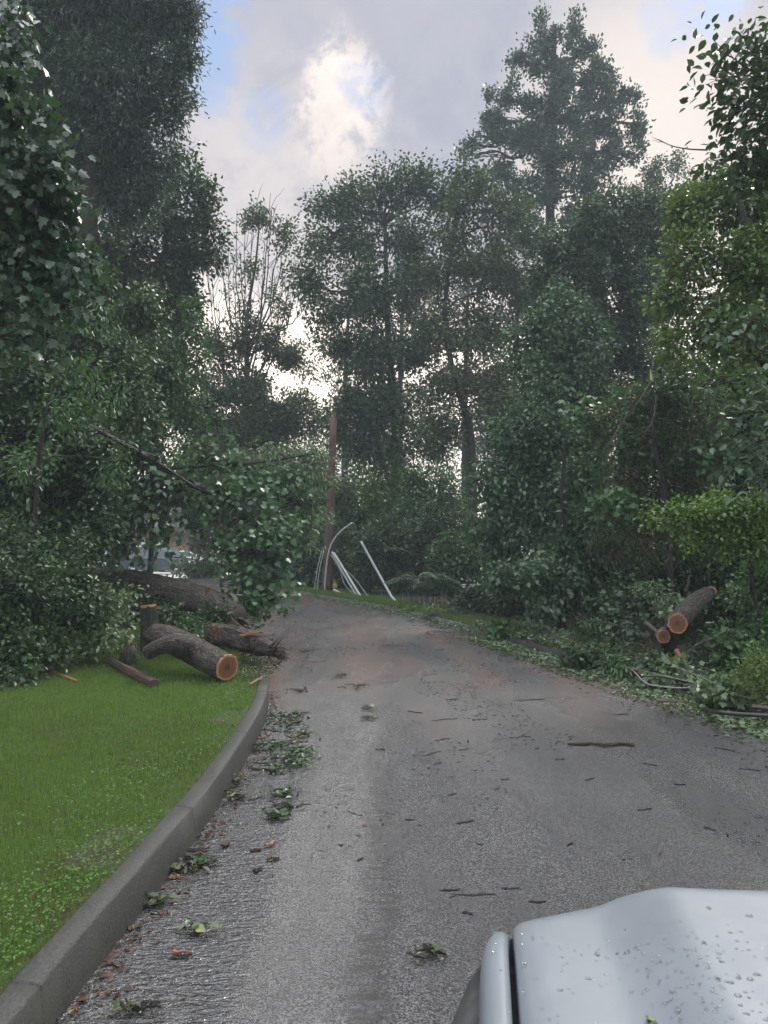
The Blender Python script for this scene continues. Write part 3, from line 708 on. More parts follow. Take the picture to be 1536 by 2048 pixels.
tree('dark_bush', 'dark bush at the right edge beside the leaning cut trunk', [B(1500, 9.2), P(1500, 1150, 9.2)], .05,
     [(1500, 1170, 10.3, 50, 46, .9), (1520, 1200, 9, 60, 70, 1.0), (1500, 1290, 8.6, 70, 50, .8), (1560, 1350, 7.6, 60, 60, .8), (1440, 1300, 9.6, 40, 40, .5)],
     L_MID, .065, 'ovate', 2.0, per=14, branches=6, cat='bush', crown='foliage', stem='stem')
tree('low_bush', 'yellowish low bush at the right frame edge near the black cable', [B(1530, 6.9), P(1530, 1350, 6.9)], .02,
     [(1500, 1350, 6.9, 44, 30, .8), (1540, 1330, 6.9, 50, 50, .9), (1560, 1400, 6.7, 50, 30, .8)],
     L_YEL, .045, 'narrow', 1.6, per=12, branches=5, cat='bush', crown='foliage', stem='stem', droop=.0, upness=.4)

# right understory: dark shrubs behind the brush
for i, (px, py, Y, rx, ry, lf, lab) in enumerate([
    (700, 1010, 30, 80, 90, L_MID, 'mid green shrub behind the snapped pole'),
    (780, 960, 28, 60, 70, L_BRIGHT, 'light green shrub right of the snapped pole'),
    (790, 1090, 25, 80, 80, L_DARK, 'dark shrub behind the bent metal pipes'),
    (880, 1060, 24, 70, 80, L_DARK, 'dark shrub behind the feathery sumac'),
    (860, 980, 26, 70, 60, L_MID, 'green shrub below the forked tree'),
    (930, 1110, 20, 60, 80, L_MID, 'green shrub left of the vine covered column'),
    (960, 1190, 16.5, 56, 40, L_GREY, 'grey green low shrub beside the fallen sticks'),
    (1060, 1190, 15.5, 70, 40, L_DARK, 'dark low shrub behind the wire coils'),
    (1200, 1120, 14, 90, 90, L_DARK, 'dark shrub in the shade behind the silver leaves'),
    (1330, 1150, 13, 110, 80, L_DARK, 'dark shrub behind the leaning cut trunk'),
    (1450, 1120, 12, 110, 110, L_DARK, 'dark shrub behind the bright green bush'),
    (1250, 1250, 12.5, 100, 50, L_DARK, 'dark shrub behind the two sawn faces'),
    (1400, 1000, 14, 160, 120, L_DARK, 'deep green thicket shrub behind the tangled tree'),
    (1480, 840, 14, 140, 140, L_DARK, 'tall dark thicket shrub behind the layered branches'),
    (1380, 820, 17, 160, 130, L_DARK, 'tall dark thicket shrub behind the snapped pale limb'),
    (1200, 1000, 17, 130, 120, L_DARK, 'tall dark thicket shrub behind the vine covered column'),
    (1540, 650, 14, 130, 170, L_DARK, 'tall dark thicket shrub at the right frame edge'),
    (640, 1120, 29, 70, 60, L_DARK, 'dark shrub left of the snapped pole'),
    (560, 1060, 33, 90, 70, L_DARK, 'dark shrub behind the hanging broken crown'),
    (600, 960, 36, 90, 80, L_OLIVE, 'olive shrub beyond the hanging broken crown'),
    (450, 980, 38, 90, 90, L_OLIVE, 'olive shrub under the sparse tree')]):
    b = B(px, Y)
    big = lab.startswith(('tall', 'deep'))
    gy = 1100+1.35*F/Y; ex = [(px+dx_*rx, gy-(gy-py)*q_, Y, rx*.6, max(22, (gy-py)*.22), .8) for q_ in (.15, .5) for dx_ in (-.5, .5)] if not big else []
    tree('shrub', lab, [b, P(px, min(py+ry*.3, 1120), Y)], .05,
         [(px, py, Y, rx*.75, ry*.75), (px-rx*.5, py+ry*.3, Y, rx*.6, ry*.6), (px+rx*.5, py+ry*.25, Y, rx*.6, ry*.6), (px, py+ry*.6, Y, rx*.8, ry*.5)]+ex,
         lf, max(.06, Y*.0056), 'ovate' if Y < 18 else 'kite', 1.7 if big else 1.9, per=14, branches=6, cat='shrub', crown='foliage', stem='stem', droop=.4)

# --- left side
tree('broadleaf_tree', 'nearest tree with large glossy leaves at the left frame edge', [B(-420, 6.5), P(-400, 700, 6.5), P(-330, 400, 6.5), P(-260, 100, 6.5)], .22,
     [(10, 60, 6.2, 44, 70, .9), (-10, 180, 6.1, 70, 70, 1.0), (20, 250, 6, 66, 60, 1.0), (60, 330, 6, 80, 60, 1.1), (90, 410, 6, 74, 60, 1.1), (100, 500, 6, 82, 60, 1.1), (20, 430, 6.1, 90, 80, 1.0), (40, 560, 6.1, 90, 60, .9), (120, 590, 6, 60, 50, .7),
      (100, 670, 6, 40, 46, .35), (-80, 300, 6.4, 120, 260, .8), (-60, 650, 6.4, 90, 100, .6)],
     L_GLOSS, .086, 'lobed', 1.5, per=10, branches=8, droop=1.2, upness=.15, limb=.2, depth=.6)
tree('feathery_tree', 'tall hazy blue green tree filling the upper left corner', [B(150, 15), P(160, 800, 15), P(180, 400, 15), P(200, 50, 15), P(210, -250, 15)], .42,
     [(250, 0, 15, 140, 80, 1.3), (340, 30, 15, 66, 56, 1.0), (130, 60, 15.5, 120, 100, 1.3), (300, 110, 15, 84, 60, 1.1), (350, 130, 15, 36, 36, .8), (200, 180, 15, 140, 80, 1.3), (310, 200, 15, 70, 46, .9), (250, 270, 15, 100, 60, 1.2), (340, 225, 15, 40, 22, .7),
      (150, 300, 15.5, 120, 90, 1.3), (290, 330, 15.3, 66, 50, 1.0), (60, 180, 15.5, 100, 120, 1.2), (250, -120, 15, 140, 80, 1.0), (60, -60, 15, 120, 100, 1.0), (220, 380, 15.5, 100, 70, 1.2), (372, 55, 15, 34, 30, .8), (0, 350, 16, 100, 150, 1.0)],
     leaf_mat('leaf_feathery', (0.0165, 0.0345, 0.0255), (0.0634, 0.1122, 0.0805)), .115, 'narrow', 3.4, per=18, branches=7, droop=.6, upness=.5)
tree('oak_tree', 'mid height dark tree left of the bright sky gap', [B(225, 20), P(240, 950, 20), P(300, 700, 20), P(340, 420, 20)], .30,
     [(370, 360, 20, 44, 40, .7), (400, 400, 20, 40, 40, .75), (340, 430, 20, 66, 56, 1.0), (415, 455, 20, 38, 40, .8), (360, 510, 20, 66, 56, 1.0), (425, 500, 20, 30, 30, .7), (300, 560, 20, 90, 60, 1.1), (370, 590, 20, 34, 36, .9), (340, 640, 20, 62, 56, 1.0), (230, 500, 19, 90, 80, 1.2),
      (220, 640, 19, 90, 80, 1.2), (360, 720, 20, 52, 60, .85), (280, 740, 20, 90, 70, 1.1), (340, 810, 20, 70, 60, .9), (400, 840, 21, 40, 50, .8), (200, 800, 19, 90, 80, 1.1), (260, 880, 20, 90, 60, .9), (370, 300, 20, 24, 20, .5)],
     L_DARK, .13, 'ovate', 2.1, per=13, branches=9, droop=.4)
tree('willow_like_tree', 'drooping fine leafed tree above the fallen trunk at left', [B(60, 11), P(70, 900, 11), P(90, 700, 11)], .24,
     [(60, 760, 11, 110, 90, 1.2), (200, 700, 12, 110, 80, 1.1), (250, 620, 12.5, 80, 60, .8), (260, 800, 11.5, 90, 66, .9), (120, 880, 10.5, 120, 80, 1.2), (330, 760, 12.5, 70, 50, .7), (10, 640, 11, 90, 90, 1.2), (200, 970, 10.5, 90, 60, 1.0), (40, 1000, 10, 110, 80, 1.1), (130, 1060, 10, 90, 50, 1.0), (160, 560, 12, 90, 70, 1.0), (-60, 860, 10, 100, 200, 1.0)],
     L_DARK, .085, 'ovate', 2.1, per=14, branches=8, droop=.6, upness=.5)
tree('sapling', 'lighter green sapling crown at the left of the bright sky gap', [B(300, 16), P(310, 900, 16), P(330, 700, 16)], .10,
     [(380, 640, 16, 30, 40, .7), (350, 700, 16, 46, 44, .8), (395, 730, 16, 36, 50, .7), (300, 760, 15.5, 50, 40, .7), (370, 820, 16, 50, 40, .8), (250, 700, 14, 50, 40, .5), (300, 870, 14, 60, 40, .7), (170, 760, 11, 46, 34, .4), (90, 900, 9.6, 60, 40, .4)],
     L_MID, .10, 'ovate', 1.5, per=10, branches=8, droop=.6)
tree('sapling', 'drooping green sapling with large leaves beside the near glossy leaves', [B(60, 9), P(80, 900, 9), P(120, 720, 9)], .06,
     [(190, 640, 8.5, 40, 60, .5), (150, 730, 8.5, 60, 46, .5), (230, 780, 9, 50, 40, .5), (100, 820, 8.6, 60, 40, .5), (250, 920, 9.5, 50, 40, .5), (60, 940, 8.8, 60, 40, .5)],
     L_MID, .085, 'narrow', 1.3, per=9, branches=7, droop=1.0, upness=.3)
tree('hedge_bush', 'dark dense bush at the left edge of the lawn', [B(-20, 8.6, .17), P(-20, 1100, 8.6)], .06,
     [(20, 1080, 8.9, 110, 60, .8), (110, 1110, 9.2, 70, 46, .6), (20, 1180, 8.2, 110, 70, 1.2), (130, 1180, 8.8, 80, 60, 1.0), (10, 1270, 7.9, 90, 60, 1.1), (90, 1270, 8.4, 60, 46, 1.0), (40, 1350, 7.7, 60, 26, .8), (-20, 1380, 7.4, 60, 30, .8), (120, 1310, 8.3, 40, 24, .7), (190, 1190, 9.3, 50, 40, .6), (160, 1250, 9.0, 56, 56, .8), (-60, 1200, 8, 120, 120, 1.0), (30, 1320, 7.8, 50, 30, .8)],
     L_DARK, .066, 'ovate', 1.7, per=11, branches=7, cat='bush', crown='foliage', stem='stem', droop=.3)
tree('weed_patch_bush', 'pale leafed low bush between the dark bush and the stump', [B(210, 9.6, .17), P(210, 1230, 9.6)], .02,
     [(200, 1225, 9.6, 50, 34, .7), (235, 1190, 9.8, 46, 30, .6), (220, 1280, 9.1, 50, 26, .6), (170, 1290, 8.8, 40, 24, .6), (260, 1250, 9.4, 24, 26, .5)],
     L_SILVER, .07, 'ovate', 1.5, per=9, branches=6, cat='bush', crown='foliage', stem='stem')
tree('shade_shrub', 'deep green shrub in the shade under the fallen trunk', [B(380, 10.3, .1), P(380, 1230, 10.3)], .02,
     [(360, 1240, 10.4, 70, 26, .7), (430, 1240, 10.3, 50, 24, .6), (300, 1230, 10.8, 60, 26, .8), (380, 1275, 9.6, 60, 16, .6), (240, 1215, 11, 60, 30, .9)],
     L_DARK, .075, 'ovate', 2.2, per=11, branches=5, cat='shrub', crown='foliage', stem='stem')
tree('left_wood_shrub', 'dark thicket behind the fallen trunk at far left', [B(60, 15), P(60, 1000, 15)], .05,
     [(0, 950, 15, 160, 130, 1.2), (120, 1000, 15, 120, 100, 1.2), (60, 820, 15, 160, 120, 1.2), (-100, 1050, 13, 140, 120, 1.0), (60, 660, 16, 160, 120, 1.0), (210, 1000, 16, 70, 80, .9), (150, 1080, 16, 60, 50, 1.0)],
     L_DARK, .10, 'kite', 2.6, per=14, branches=5, cat='shrub', crown='foliage', stem='stem')

# --- fallen tree: trunk across the lawn edge, broken crown hanging over the road
def cut_disc(name, ring, parent, outward, material=CUT, inset=.004):
    """sawn face fitted to a tube's end ring"""
    ring = np.asarray(ring); c = ring.mean(0); out = norm(np.asarray(outward, float))
    o_ = Vector(c); rot = Vector(out).to_track_quat('Z', 'Y'); M = rot.to_matrix().transposed()
    loc = np.array([list(M @ Vector(p-c)) for p in ring]); loc[:, 2] = inset
    th = np.linspace(0, 2*np.pi, len(ring), endpoint=False)
    vs, fs, rim = [], [], []
    rings = [.0001, .2, .4, .6, .75, .86, .94, 1.0]
    n = len(ring)
    for r in rings:
        for p in loc: vs.append((p[0]*r, p[1]*r, inset)); rim.append(r)
    for p in loc: vs.append((p[0]*1.005, p[1]*1.005, -.02)); rim.append(1.0)
    for i in range(len(rings)):
        for j in range(n): fs.append([i*n+j, i*n+(j+1) % n, (i+1)*n+(j+1) % n, (i+1)*n+j])
    me = bpy.data.meshes.new(name); me.from_pydata(vs, [], fs)
    at = me.attributes.new('rim', 'FLOAT', 'POINT'); at.data.foreach_set('value', rim)
    me.materials.append(material)
    o = bpy.data.objects.new(name, me); COL.objects.link(o)
    o.rotation_mode = 'QUATERNION'; o.rotation_quaternion = rot
    o.location = o_-parent_loc(parent); o.parent = parent
    return o

def splinters(mb, base, direction, n, length, width, spread=.35):
    d = norm(np.asarray(direction, float))
    for _ in range(n):
        dd = norm(d+rng.normal(0, spread, 3)); L = length*rng.uniform(.4, 1.1); s0 = base+rng.normal(0, width*1.2, 3); width_ = width*rng.uniform(.3, .75)
        mb.tube([s0, s0+dd*L*.6, s0+dd*L], [width_, width_*.6, .002], 5, .3, flat=.5)

# main fallen trunk
pts = smooth_path([P(20, 1118, 12.9), P(160, 1152, 12.0), P(270, 1170, 11.4), P(360, 1190, 11.0), P(425, 1211, 10.7), P(475, 1240, 10.4)], 26)
root = empty('fallen_tree', (pts[12][0], pts[12][1], .15), 'huge fallen tree trunk on the lawn edge, its leafy crown drooping over the road', 'fallen tree')
mb = MB(); mb.tube(pts, [.20, .22, .225, .225, .215, .19], 30, .07); mb.build('trunk', BARK_LOG, root, smooth=True)
endp = mb.rings[1]
mb = MB(); bpt = P(411, 1188, 10.35)
for _ in range(9): splinters(mb, bpt+rng.normal(0, .02, 3), (.2, -.3, 1), 1, .16, .022, .5)
mb.build('splintered_stub', WOOD, root)
mb = MB(); splinters(mb, P(475, 1240, 10.4), (.8, -.3, -.3), 16, .35, .05, .3); mb.build('splintered_end', BARKCHUNK, root)
lobes = [(555, 960, 12.5, 62, 32, .8), (590, 1000, 12.5, 46, 30, .45), (520, 1000, 12, 66, 40, 1.1), (560, 1060, 12, 46, 40, .7), (530, 1090, 11.6, 60, 50, 1.2), (565, 1130, 11.6, 36, 36, .6), (530, 1165, 11.3, 56, 40, 1.2),
         (565, 1195, 11.2, 26, 26, .5), (535, 1215, 11.2, 26, 20, .6), (500, 1195, 11.3, 30, 40, .8), (470, 930, 12.5, 70, 34, .8), (400, 900, 12.5, 60, 30, .6), (440, 990, 12, 60, 34, .8), (350, 960, 12, 66, 40, .8), (280, 940, 11.5, 66, 40, .7), (270, 1010, 11.5, 62, 36, .8), (340, 1020, 11.8, 44, 26, .6),
         (180, 1080, 11.2, 50, 34, .8), (455, 1070, 11.8, 34, 56, .9), (180, 1040, 11, 70, 40, 1.0), (290, 1045, 11.3, 60, 26, .7), (150, 1090, 11, 60, 40, 1.0), (390, 1035, 11.9, 40, 18, .5), (325, 1085, 11.4, 18, 30, .5), (255, 1075, 11.2, 40, 24, .35), (240, 1105, 11.0, 40, 18, .6), (300, 1100, 11.2, 30, 20, .6), (470, 1130, 11.5, 24, 34, .8)]
w = MB(); sps, ods = [], []
limbs = [[P(250, 1110, 11.2), P(230, 980, 11), P(195, 868, 10.8)], [P(190, 862, 10.8), P(260, 895, 11.2), P(330, 938, 11.6), P(400, 978, 12), P(470, 1010, 12)],
         [P(330, 938, 11.6), P(420, 930, 12.2), P(520, 925, 12.6), P(640, 905, 13)], [P(400, 978, 12), P(480, 985, 12.2), P(570, 1000, 12.4), P(660, 1000, 12.6)], [P(470, 1010, 12), P(520, 1060, 11.8), P(545, 1130, 11.5), P(550, 1200, 11.3)]]
for L_, r0, r1 in zip(limbs, (.10, .085, .04, .04, .05), (.07, .035, .008, .008, .01)):
    w.tube(smooth_path(L_, 12), np.linspace(r0, r1, 12), 7, .04)
anch = np.concatenate([smooth_path(L_, 12) for L_ in limbs[1:]])
for lb in lobes:
    c = P(*lb[:3]); Y = lb[2]; sx, sz = lb[3]*Y/F, lb[4]*Y/F
    n = int(3.6*lb[5]*math.pi*sx*sz/(.42*.115**2)*.8/10)
    s_, o_ = lobe_centres(c, np.array([sx, (sx+sz)*.45, sz]), n, .5)
    ok = s_[:, 2] > .08; sps.append(s_[ok]); ods.append(o_[ok])
    a = anch[np.argmin(np.linalg.norm(anch-c, axis=1))]
    for q in rng.choice(len(s_), min(9, len(s_)), replace=False): w.tube(curve_pts(a, s_[q], 5, .05, .08), np.linspace(.018, .004, 5), 4, 0, False)
w.build('branch', BARK, root, smooth=True)
foliage('crown', np.concatenate(sps), np.concatenate(ods), leaf_mat('leaf_maple', (0.0195, 0.0525, 0.0255), (0.0878, 0.1830, 0.0781), rough=.34), root, 13, .17, .10, 'lobed', .8, .8, .5)
# pale bottomed sprays at the outer edge of the crown
sps, ods = [], []; w = MB()
for lb in [(600, 945, 13, 40, 20), (615, 905, 13.2, 26, 18), (560, 900, 13, 44, 18), (622, 985, 12.8, 30, 20), (610, 1030, 12.6, 40, 24), (632, 1040, 12.6, 26, 18), (620, 925, 13, 36, 20), (520, 905, 13, 40, 16), (610, 1075, 12.4, 24, 24), (645, 960, 13, 16, 9)]:
    c = P(*lb[:3]); Y = lb[2]; sx, sz = lb[3]*Y/F, lb[4]*Y/F
    s_, o_ = lobe_centres(c, np.array([sx, sx*.8, sz]), 22, .5); sps.append(s_); ods.append(o_)
    a = anch[np.argmin(np.linalg.norm(anch-c, axis=1))]
    for q in range(7): w.tube(curve_pts(a, s_[q], 6, .08, .06), np.linspace(.014, .003, 6), 4, 0, False)
w.build('twigs', TWIG, root)
foliage('leaf_sprays', np.concatenate(sps), np.concatenate(ods), L_SILVER, root, 9, .12, .11, 'narrow', 1.0, .6, .3)

# --- sawn trunk on the lawn
LZ = GZ
root = empty('sawn_log', (*P(380, 1300, 8.2)[:2], LZ), 'thick sawn log on the lawn with round orange cut face and an upright stub', 'log')
f0 = P(455, 1335, 7.75)
body = smooth_path([f0, P(425, 1322, 7.95), P(385, 1300, 8.25), P(340, 1278, 8.6), P(305, 1268, 8.9)], 16)
mb = MB(); mb.tube(body, [.138, .150, .155, .150, .13], 30, .06); r0 = mb.rings[0].copy()
mb.build('trunk', BARK_LOG, root, smooth=True)
cut_disc('cut_face', r0, root, body[0]-body[1])
mb = MB(); up = smooth_path([P(302, 1300, 8.9), P(300, 1265, 8.9), P(299, 1235, 8.9), P(297, 1211, 8.9)], 10)
mb.tube(up, [.125, .115, .098, .096], 16, .03); r1 = mb.rings[1].copy(); st = mb.build('upright_stub', BARK, root, smooth=True)
cut_disc('cut_face', r1, root, up[-1]-up[-2])
mb = MB(); lm = smooth_path([P(380, 1292, 8.0), P(350, 1286, 7.95), P(320, 1293, 7.9), P(292, 1307, 7.9)], 10)
mb.tube(lm, [.115, .10, .085, .075], 14, .05); mb.build('side_limb', BARK_LOG, root, smooth=True)
# splintered trunk base beyond the log
root = empty('shattered_trunk', (*P(500, 1290, 9)[:2], .15), 'shattered trunk end with bright orange split wood beside the kerb', 'broken trunk')
mb = MB(); pth = smooth_path([P(425, 1268, 9.6), P(470, 1275, 9.2), P(515, 1290, 8.9), P(550, 1302, 8.7)], 14)
mb.tube(pth, [.13, .15, .13, .06], 14, .14); mb.build('trunk', BARK_LOG, root)
mb = MB(); splinters(mb, P(430, 1272, 8.9), (.1, -.3, 1), 9, .20, .028, .25); splinters(mb, P(490, 1272, 8.9), (1, -.2, .05), 16, .34, .026, .12)
splinters(mb, P(478, 1262, 9.1), (-.6, -.2, 1), 7, .22, .02, .25)
mb.build('split_wood', WOOD, root)
mb = MB(); splinters(mb, P(545, 1302, 8.7), (1, -.2, -.05), 26, .26, .03, .4); splinters(mb, P(500, 1300, 8.8), (.3, -.4, .4), 16, .24, .03, .5)
mb.build('torn_bark', BARKCHUNK, root)

def log_item(name, label, cat, pts, rad, material, n=8, rough=.12, group=None, flat=1.0, seg=8):
    p = smooth_path(pts, seg); mb = MB(); mb.tube(p, rad, n, rough, True, flat)
    c = p.mean(0); c[2] = p[:, 2].min()
    o = mb.build(name, material, None, smooth=False, origin=c); return tag(o, label, cat, group)
root = empty('rotten_stump', (*G(258, 1325, LZ)[:2], LZ), 'short shaggy broken stump with orange tip on the grass left of the log', 'stump')
b = G(258, 1330, LZ)
mb = MB(); mb.tube([b+np.array([0, 0, -.03]), b+np.array([.01, 0, .08]), b+np.array([0, 0, .17]), b+np.array([-.005, 0, .22])], [.125, .125, .105, .06], 14, .12)
mb.build('trunk', BARK_LOG, root)
mb = MB(); splinters(mb, b+np.array([0, 0, .20]), (0, -.1, 1), 16, .11, .022, .35); mb.build('splintered_top', WOOD, root)
log_item('dark_log', 'dark narrow log lying on the grass below the stump', 'log', [G(222, 1322, LZ+.05), G(262, 1345, LZ+.055), G(308, 1368, LZ+.05)], [.04, .055, .05], BARKCHUNK, 10)
log_item('split_plank', 'thin orange brown split plank on the lawn by the dark bush', 'plank', [G(82, 1334, LZ+.03), G(155, 1362, LZ+.02)], [.035, .02], WOOD, 5, .1, flat=.4)
log_item('split_plank', 'pale orange splinter on the leaves beside the round cut face', 'plank', [G(500, 1368, LZ+.05), G(530, 1350, LZ+.07)], [.018, .008], WOOD, 5, .1, flat=.5)

# leaf heap between log and kerb, and other litter heaps
def heap(name, label, cat, spots, leafm, size, shape, per, material_kind='stuff', twig=0):
    cs = np.array([s for s in spots]); out = norm(rng.normal(0, 1, cs.shape)+np.array([0, 0, 1]))
    o = foliage(name, cs, out, leafm, None, per, size*.9, size, shape, .1, .25, 1.1, kind=material_kind)
    return tag(o, label, cat)
def scatter_px(poly_c, rx, ry, n, z=0.02, zr=.08):
    out = []
    for _ in range(n):
        a = rng.uniform(0, 2*np.pi); r = rng.uniform(0, 1)**.5
        p = G(poly_c[0]+rx*r*math.cos(a), poly_c[1]+ry*r*math.sin(a), z); p[2] = z+rng.uniform(0, zr); out.append(p)
    return out
heap('leaf_litter', 'heap of small leaves and chips between the cut face and the kerb', 'leaf litter', scatter_px((510, 1335), 34, 32, 130, LZ+.01, .06)+scatter_px((540, 1310), 34, 12, 50, .03, .08), L_OLIVE, .045, 'narrow', 7)

pos_ = np.array(scatter_px((515, 1312), 52, 40, 420, .02, .10)); pos_[:, 2] += np.where(pos_[:, 0] < np.interp(pos_[:, 1], LC[:, 1], LC[:, 0]), KH, 0)
ax_ = norm(rng.normal(0, 1, pos_.shape)*np.array([1, 1, .4])); V, Fa = leaf_arrays(pos_, ax_, np.array([0, 0, 1.0])+rng.normal(0, .4, pos_.shape), rng.uniform(.04, .13, len(pos_)), 'narrow')
tag(link('bark_litter', np_mesh('bark_litter', V, Fa), TWIG_RED, kind='stuff'), 'torn bark and chips heaped round the shattered trunk at the kerb', 'bark litter')
pos_ = np.array(scatter_px((470, 1290), 60, 30, 260, .05, .30)); V, Fa = leaf_arrays(pos_, norm(rng.normal(0, 1, pos_.shape)), np.array([0, 0, 1.0])+rng.normal(0, .5, pos_.shape), rng.uniform(.05, .10, len(pos_)), 'ovate')
tag(link('leaf_litter', np_mesh('leaf_litter', V, Fa), L_MID, kind='stuff'), 'torn green leaves caught between the logs and shattered trunk', 'leaf litter')
# --- snapped utility pole, conduits, marker
pb = P(654, 1188, 25.5); pb[2] = .05; pt = P(667, 836, 25.5)
root = empty('utility_pole', pb, 'snapped brown wooden utility pole with a splintered top', 'pole')
mb = MB(); pp = smooth_path([pb, pb+(pt-pb)*.2, pb+(pt-pb)*.5, pt], 12); mb.tube(pp, [.21, .165, .145, .125], 14, .02); mb.build('shaft', POLE_WOOD, root, smooth=True)
mb = MB(); splinters(mb, pt, (.0, 0, 1), 14, .30, .05, .12); mb.build('splintered_top', WOOD, root)
mb = MB()
for k_, (dx, dy) in enumerate([(-.20, -.12), (-.30, -.05)]):
    a = pb+np.array([dx-.16, dy, 0]); e = pb+(pt-pb)*.24+np.array([dx*.8, dy, 0])
    mb.tube(smooth_path([a, a*.45+e*.55+np.array([-.04, 0, 0]), e], 10), .017, 8)
mb.build('riser_conduit', METAL, root, smooth=True)
mb = MB(); 
mb.tube(smooth_path([P(649, 1192, 25.2), P(652, 1140, 25.2), P(660, 1095, 25.2), P(678, 1066, 25.2), P(705, 1045, 25.2)], 18), .030, 8); mb.tube(smooth_path([P(705, 1045, 25.2), P(710, 1050, 25.2), P(710, 1058, 25.2)], 5), .012, 5)
o = mb.build('bent_conduit', METAL, None, smooth=True, origin=P(649, 1192, 25.2)); tag(o, 'thin grey conduit arching off the pole to the right', 'pipe')
def pipe(label, pts, r, sharp=None, cat='pipe'):
    mb = MB(); p = smooth_path(pts, 26); mb.tube(p, r, 10); o = mb.build('metal_pipe', METAL, None, smooth=True, origin=p[-1]); return tag(o, label, cat)
pipe('long straight metal pipe leaning alone right of the pole', [P(722, 1083, 21.5), P(740, 1116, 21.3), P(765, 1161, 20.9), P(780, 1188, 20.6), P(787, 1198, 20.4), P(797, 1206, 20.2), P(826, 1219, 19.2)], .036)
pipe('thicker metal pipe of the close pair leaning off the pole', [P(668, 1106, 24), P(690, 1142, 23.4), P(712, 1178, 22.8), P(722, 1193, 22.5), P(732, 1200, 22.3), P(753, 1206, 22)], .038)
pipe('thinner metal pipe below the close pair beside the pole', [P(664, 1104, 24.2), P(684, 1142, 23.6), P(706, 1180, 23.0), P(716, 1194, 22.8), P(726, 1203, 22.5)], .030)
pipe('short grey pipe lying on the grass at the pole foot', [P(668, 1180, 24.5), P(684, 1188, 24.0), P(700, 1196, 23.5)], .045)
for lab, pts in [('thin dark cable drooping from the pole left of the pipes', [P(662, 1110, 24.5), P(680, 1140, 24), P(690, 1170, 23.6), P(718, 1198, 23)]),
                 ('thin dark cable looping from the pipes to the grass', [P(672, 1120, 24), P(712, 1160, 23.4), P(735, 1190, 22.6), P(775, 1213, 21)])]:
    mb = MB(); mb.tube(smooth_path(pts, 14), .016, 5); tag(mb.build('cable', CABLE_GREY, None, smooth=True, origin=pts[-1]), lab, 'cable')
root = empty('marker_post', B(669, 25), 'short yellow topped marker post at the pole foot', 'post')
c = P(669, 1180, 25); mb = MB(); mb.box((c[0], c[1], .28), (.09, .07, .5)); bevel(mb.build('post', KERB_PALE, root), .01)
mb = MB(); c = P(670, 1172, 24.95); mb.box(c, (.16, .12, .16)); bevel(mb.build('cap', YELLOW, root), .02)
mb = MB(); pth = smooth_path([P(812, 1216, 19.2), P(840, 1221, 18.5), P(880, 1222, 18), P(915, 1226, 17.4)], 10); mb.tube(pth, .045, 7, .15)
tag(mb.build('fallen_pole', WOOD_PALE, None, origin=pth[0]), 'pale broken wooden rail lying beyond the kerb at the pipe end', 'rail')

# --- feathery sumac plants by the bend
def frond_plant(label, px, py, Y, n, L, leafm):
    b = B(px, Y, .08); root = empty('sumac_plant', b, label, 'plant')
    mb = MB(); P_, A_, N_, S_ = [], [], [], []
    for i in range(n):
        a = rng.uniform(0, 2*np.pi); hgt = (1.6-(py-1100)*Y/F)*rng.uniform(.7, 1.15)
        s0 = b+np.array([rng.normal(0, .35), rng.normal(0, .3), 0]); top = s0+np.array([0, 0, max(.25, hgt)])
        e = top+np.array([math.cos(a)*L, math.sin(a)*L*.6, -L*.12])
        st = smooth_path([s0, top*.92+s0*.08, top, (top+e)/2+np.array([0, 0, L*.12]), e], 22)
        mb.tube(st, np.linspace(.010, .003, 22), 4)
        for j in range(9, 22):
            t = norm(st[j]-st[j-1]); sd_ = norm(np.cross(t, [0, 0, 1]))
            for sg in (-1, 1):
                P_.append(st[j]); A_.append(sd_*sg+t*.35-np.array([0, 0, .25])); N_.append(np.array([0, 0, 1])+rng.normal(0, .15, 3)); S_.append(.17*L*(1-.5*abs(j-13)/13)*1.5)
    V, Fa = leaf_arrays(np.array(P_), np.array(A_), np.array(N_), np.array(S_), 'narrow')
    mb.build('stem', TWIG_DARK, root); link('fronds', np_mesh('fronds', V-b, Fa), leafm, root)
frond_plant('feathery green sumac right of the leaning pipe', 860, 1158, 19, 16, .75, L_BLUE)
frond_plant('feathery sumac behind the pole with drooping fronds', 735, 1075, 24, 10, .8, L_BLUE)

# --- brush, cut trunk and cables on the right verge
def at(px, py, z): return G(px, py, z)
r_ = P(1340, 1290, 9.3)
root = empty('leaning_trunk', (r_[0], r_[1], .09), 'cut trunk leaning up to the right out of the brush with two orange sawn faces', 'cut trunk')
top = P(1421, 1183, 9.9)
mb = MB(); t1 = smooth_path([P(1355, 1247, 8.9), P(1355, 1247, 8.9)+np.array([.03, .12, .0]), P(1372, 1226, 9.25), P(1390, 1205, 9.6), P(1418, 1187, 9.9), P(1421, 1183, 9.86)], 16)
mb.tube(t1, [.122, .125, .120, .075], 28, .06); ra, rb = mb.rings[0].copy(), mb.rings[1].copy(); mb.build('trunk', BARK_LOG, root, smooth=True)
cut_disc('cut_face', ra, root, t1[0]-t1[1]); cut_disc('cut_face', rb, root, t1[-1]-t1[-2])
mb = MB(); t2 = smooth_path([P(1327, 1273, 9.0), P(1327, 1273, 9.0)+np.array([.02, .1, .0]), P(1338, 1262, 9.3), P(1352, 1250, 9.7)], 8)
mb.tube(t2, [.085, .09, .09], 26, .06); rc = mb.rings[0].copy(); mb.build('side_trunk', BARK_LOG, root, smooth=True)
cut_disc('cut_face', rc, root, t2[0]-t2[1])
mb = MB(); mb.tube(smooth_path([P(1335, 1275, 9.2), P(1345, 1320, 9.3), P(1350, 1352, 9.4)], 6), [.1, .1, .12], 10, .1); mb.build('stump', BARK, root)

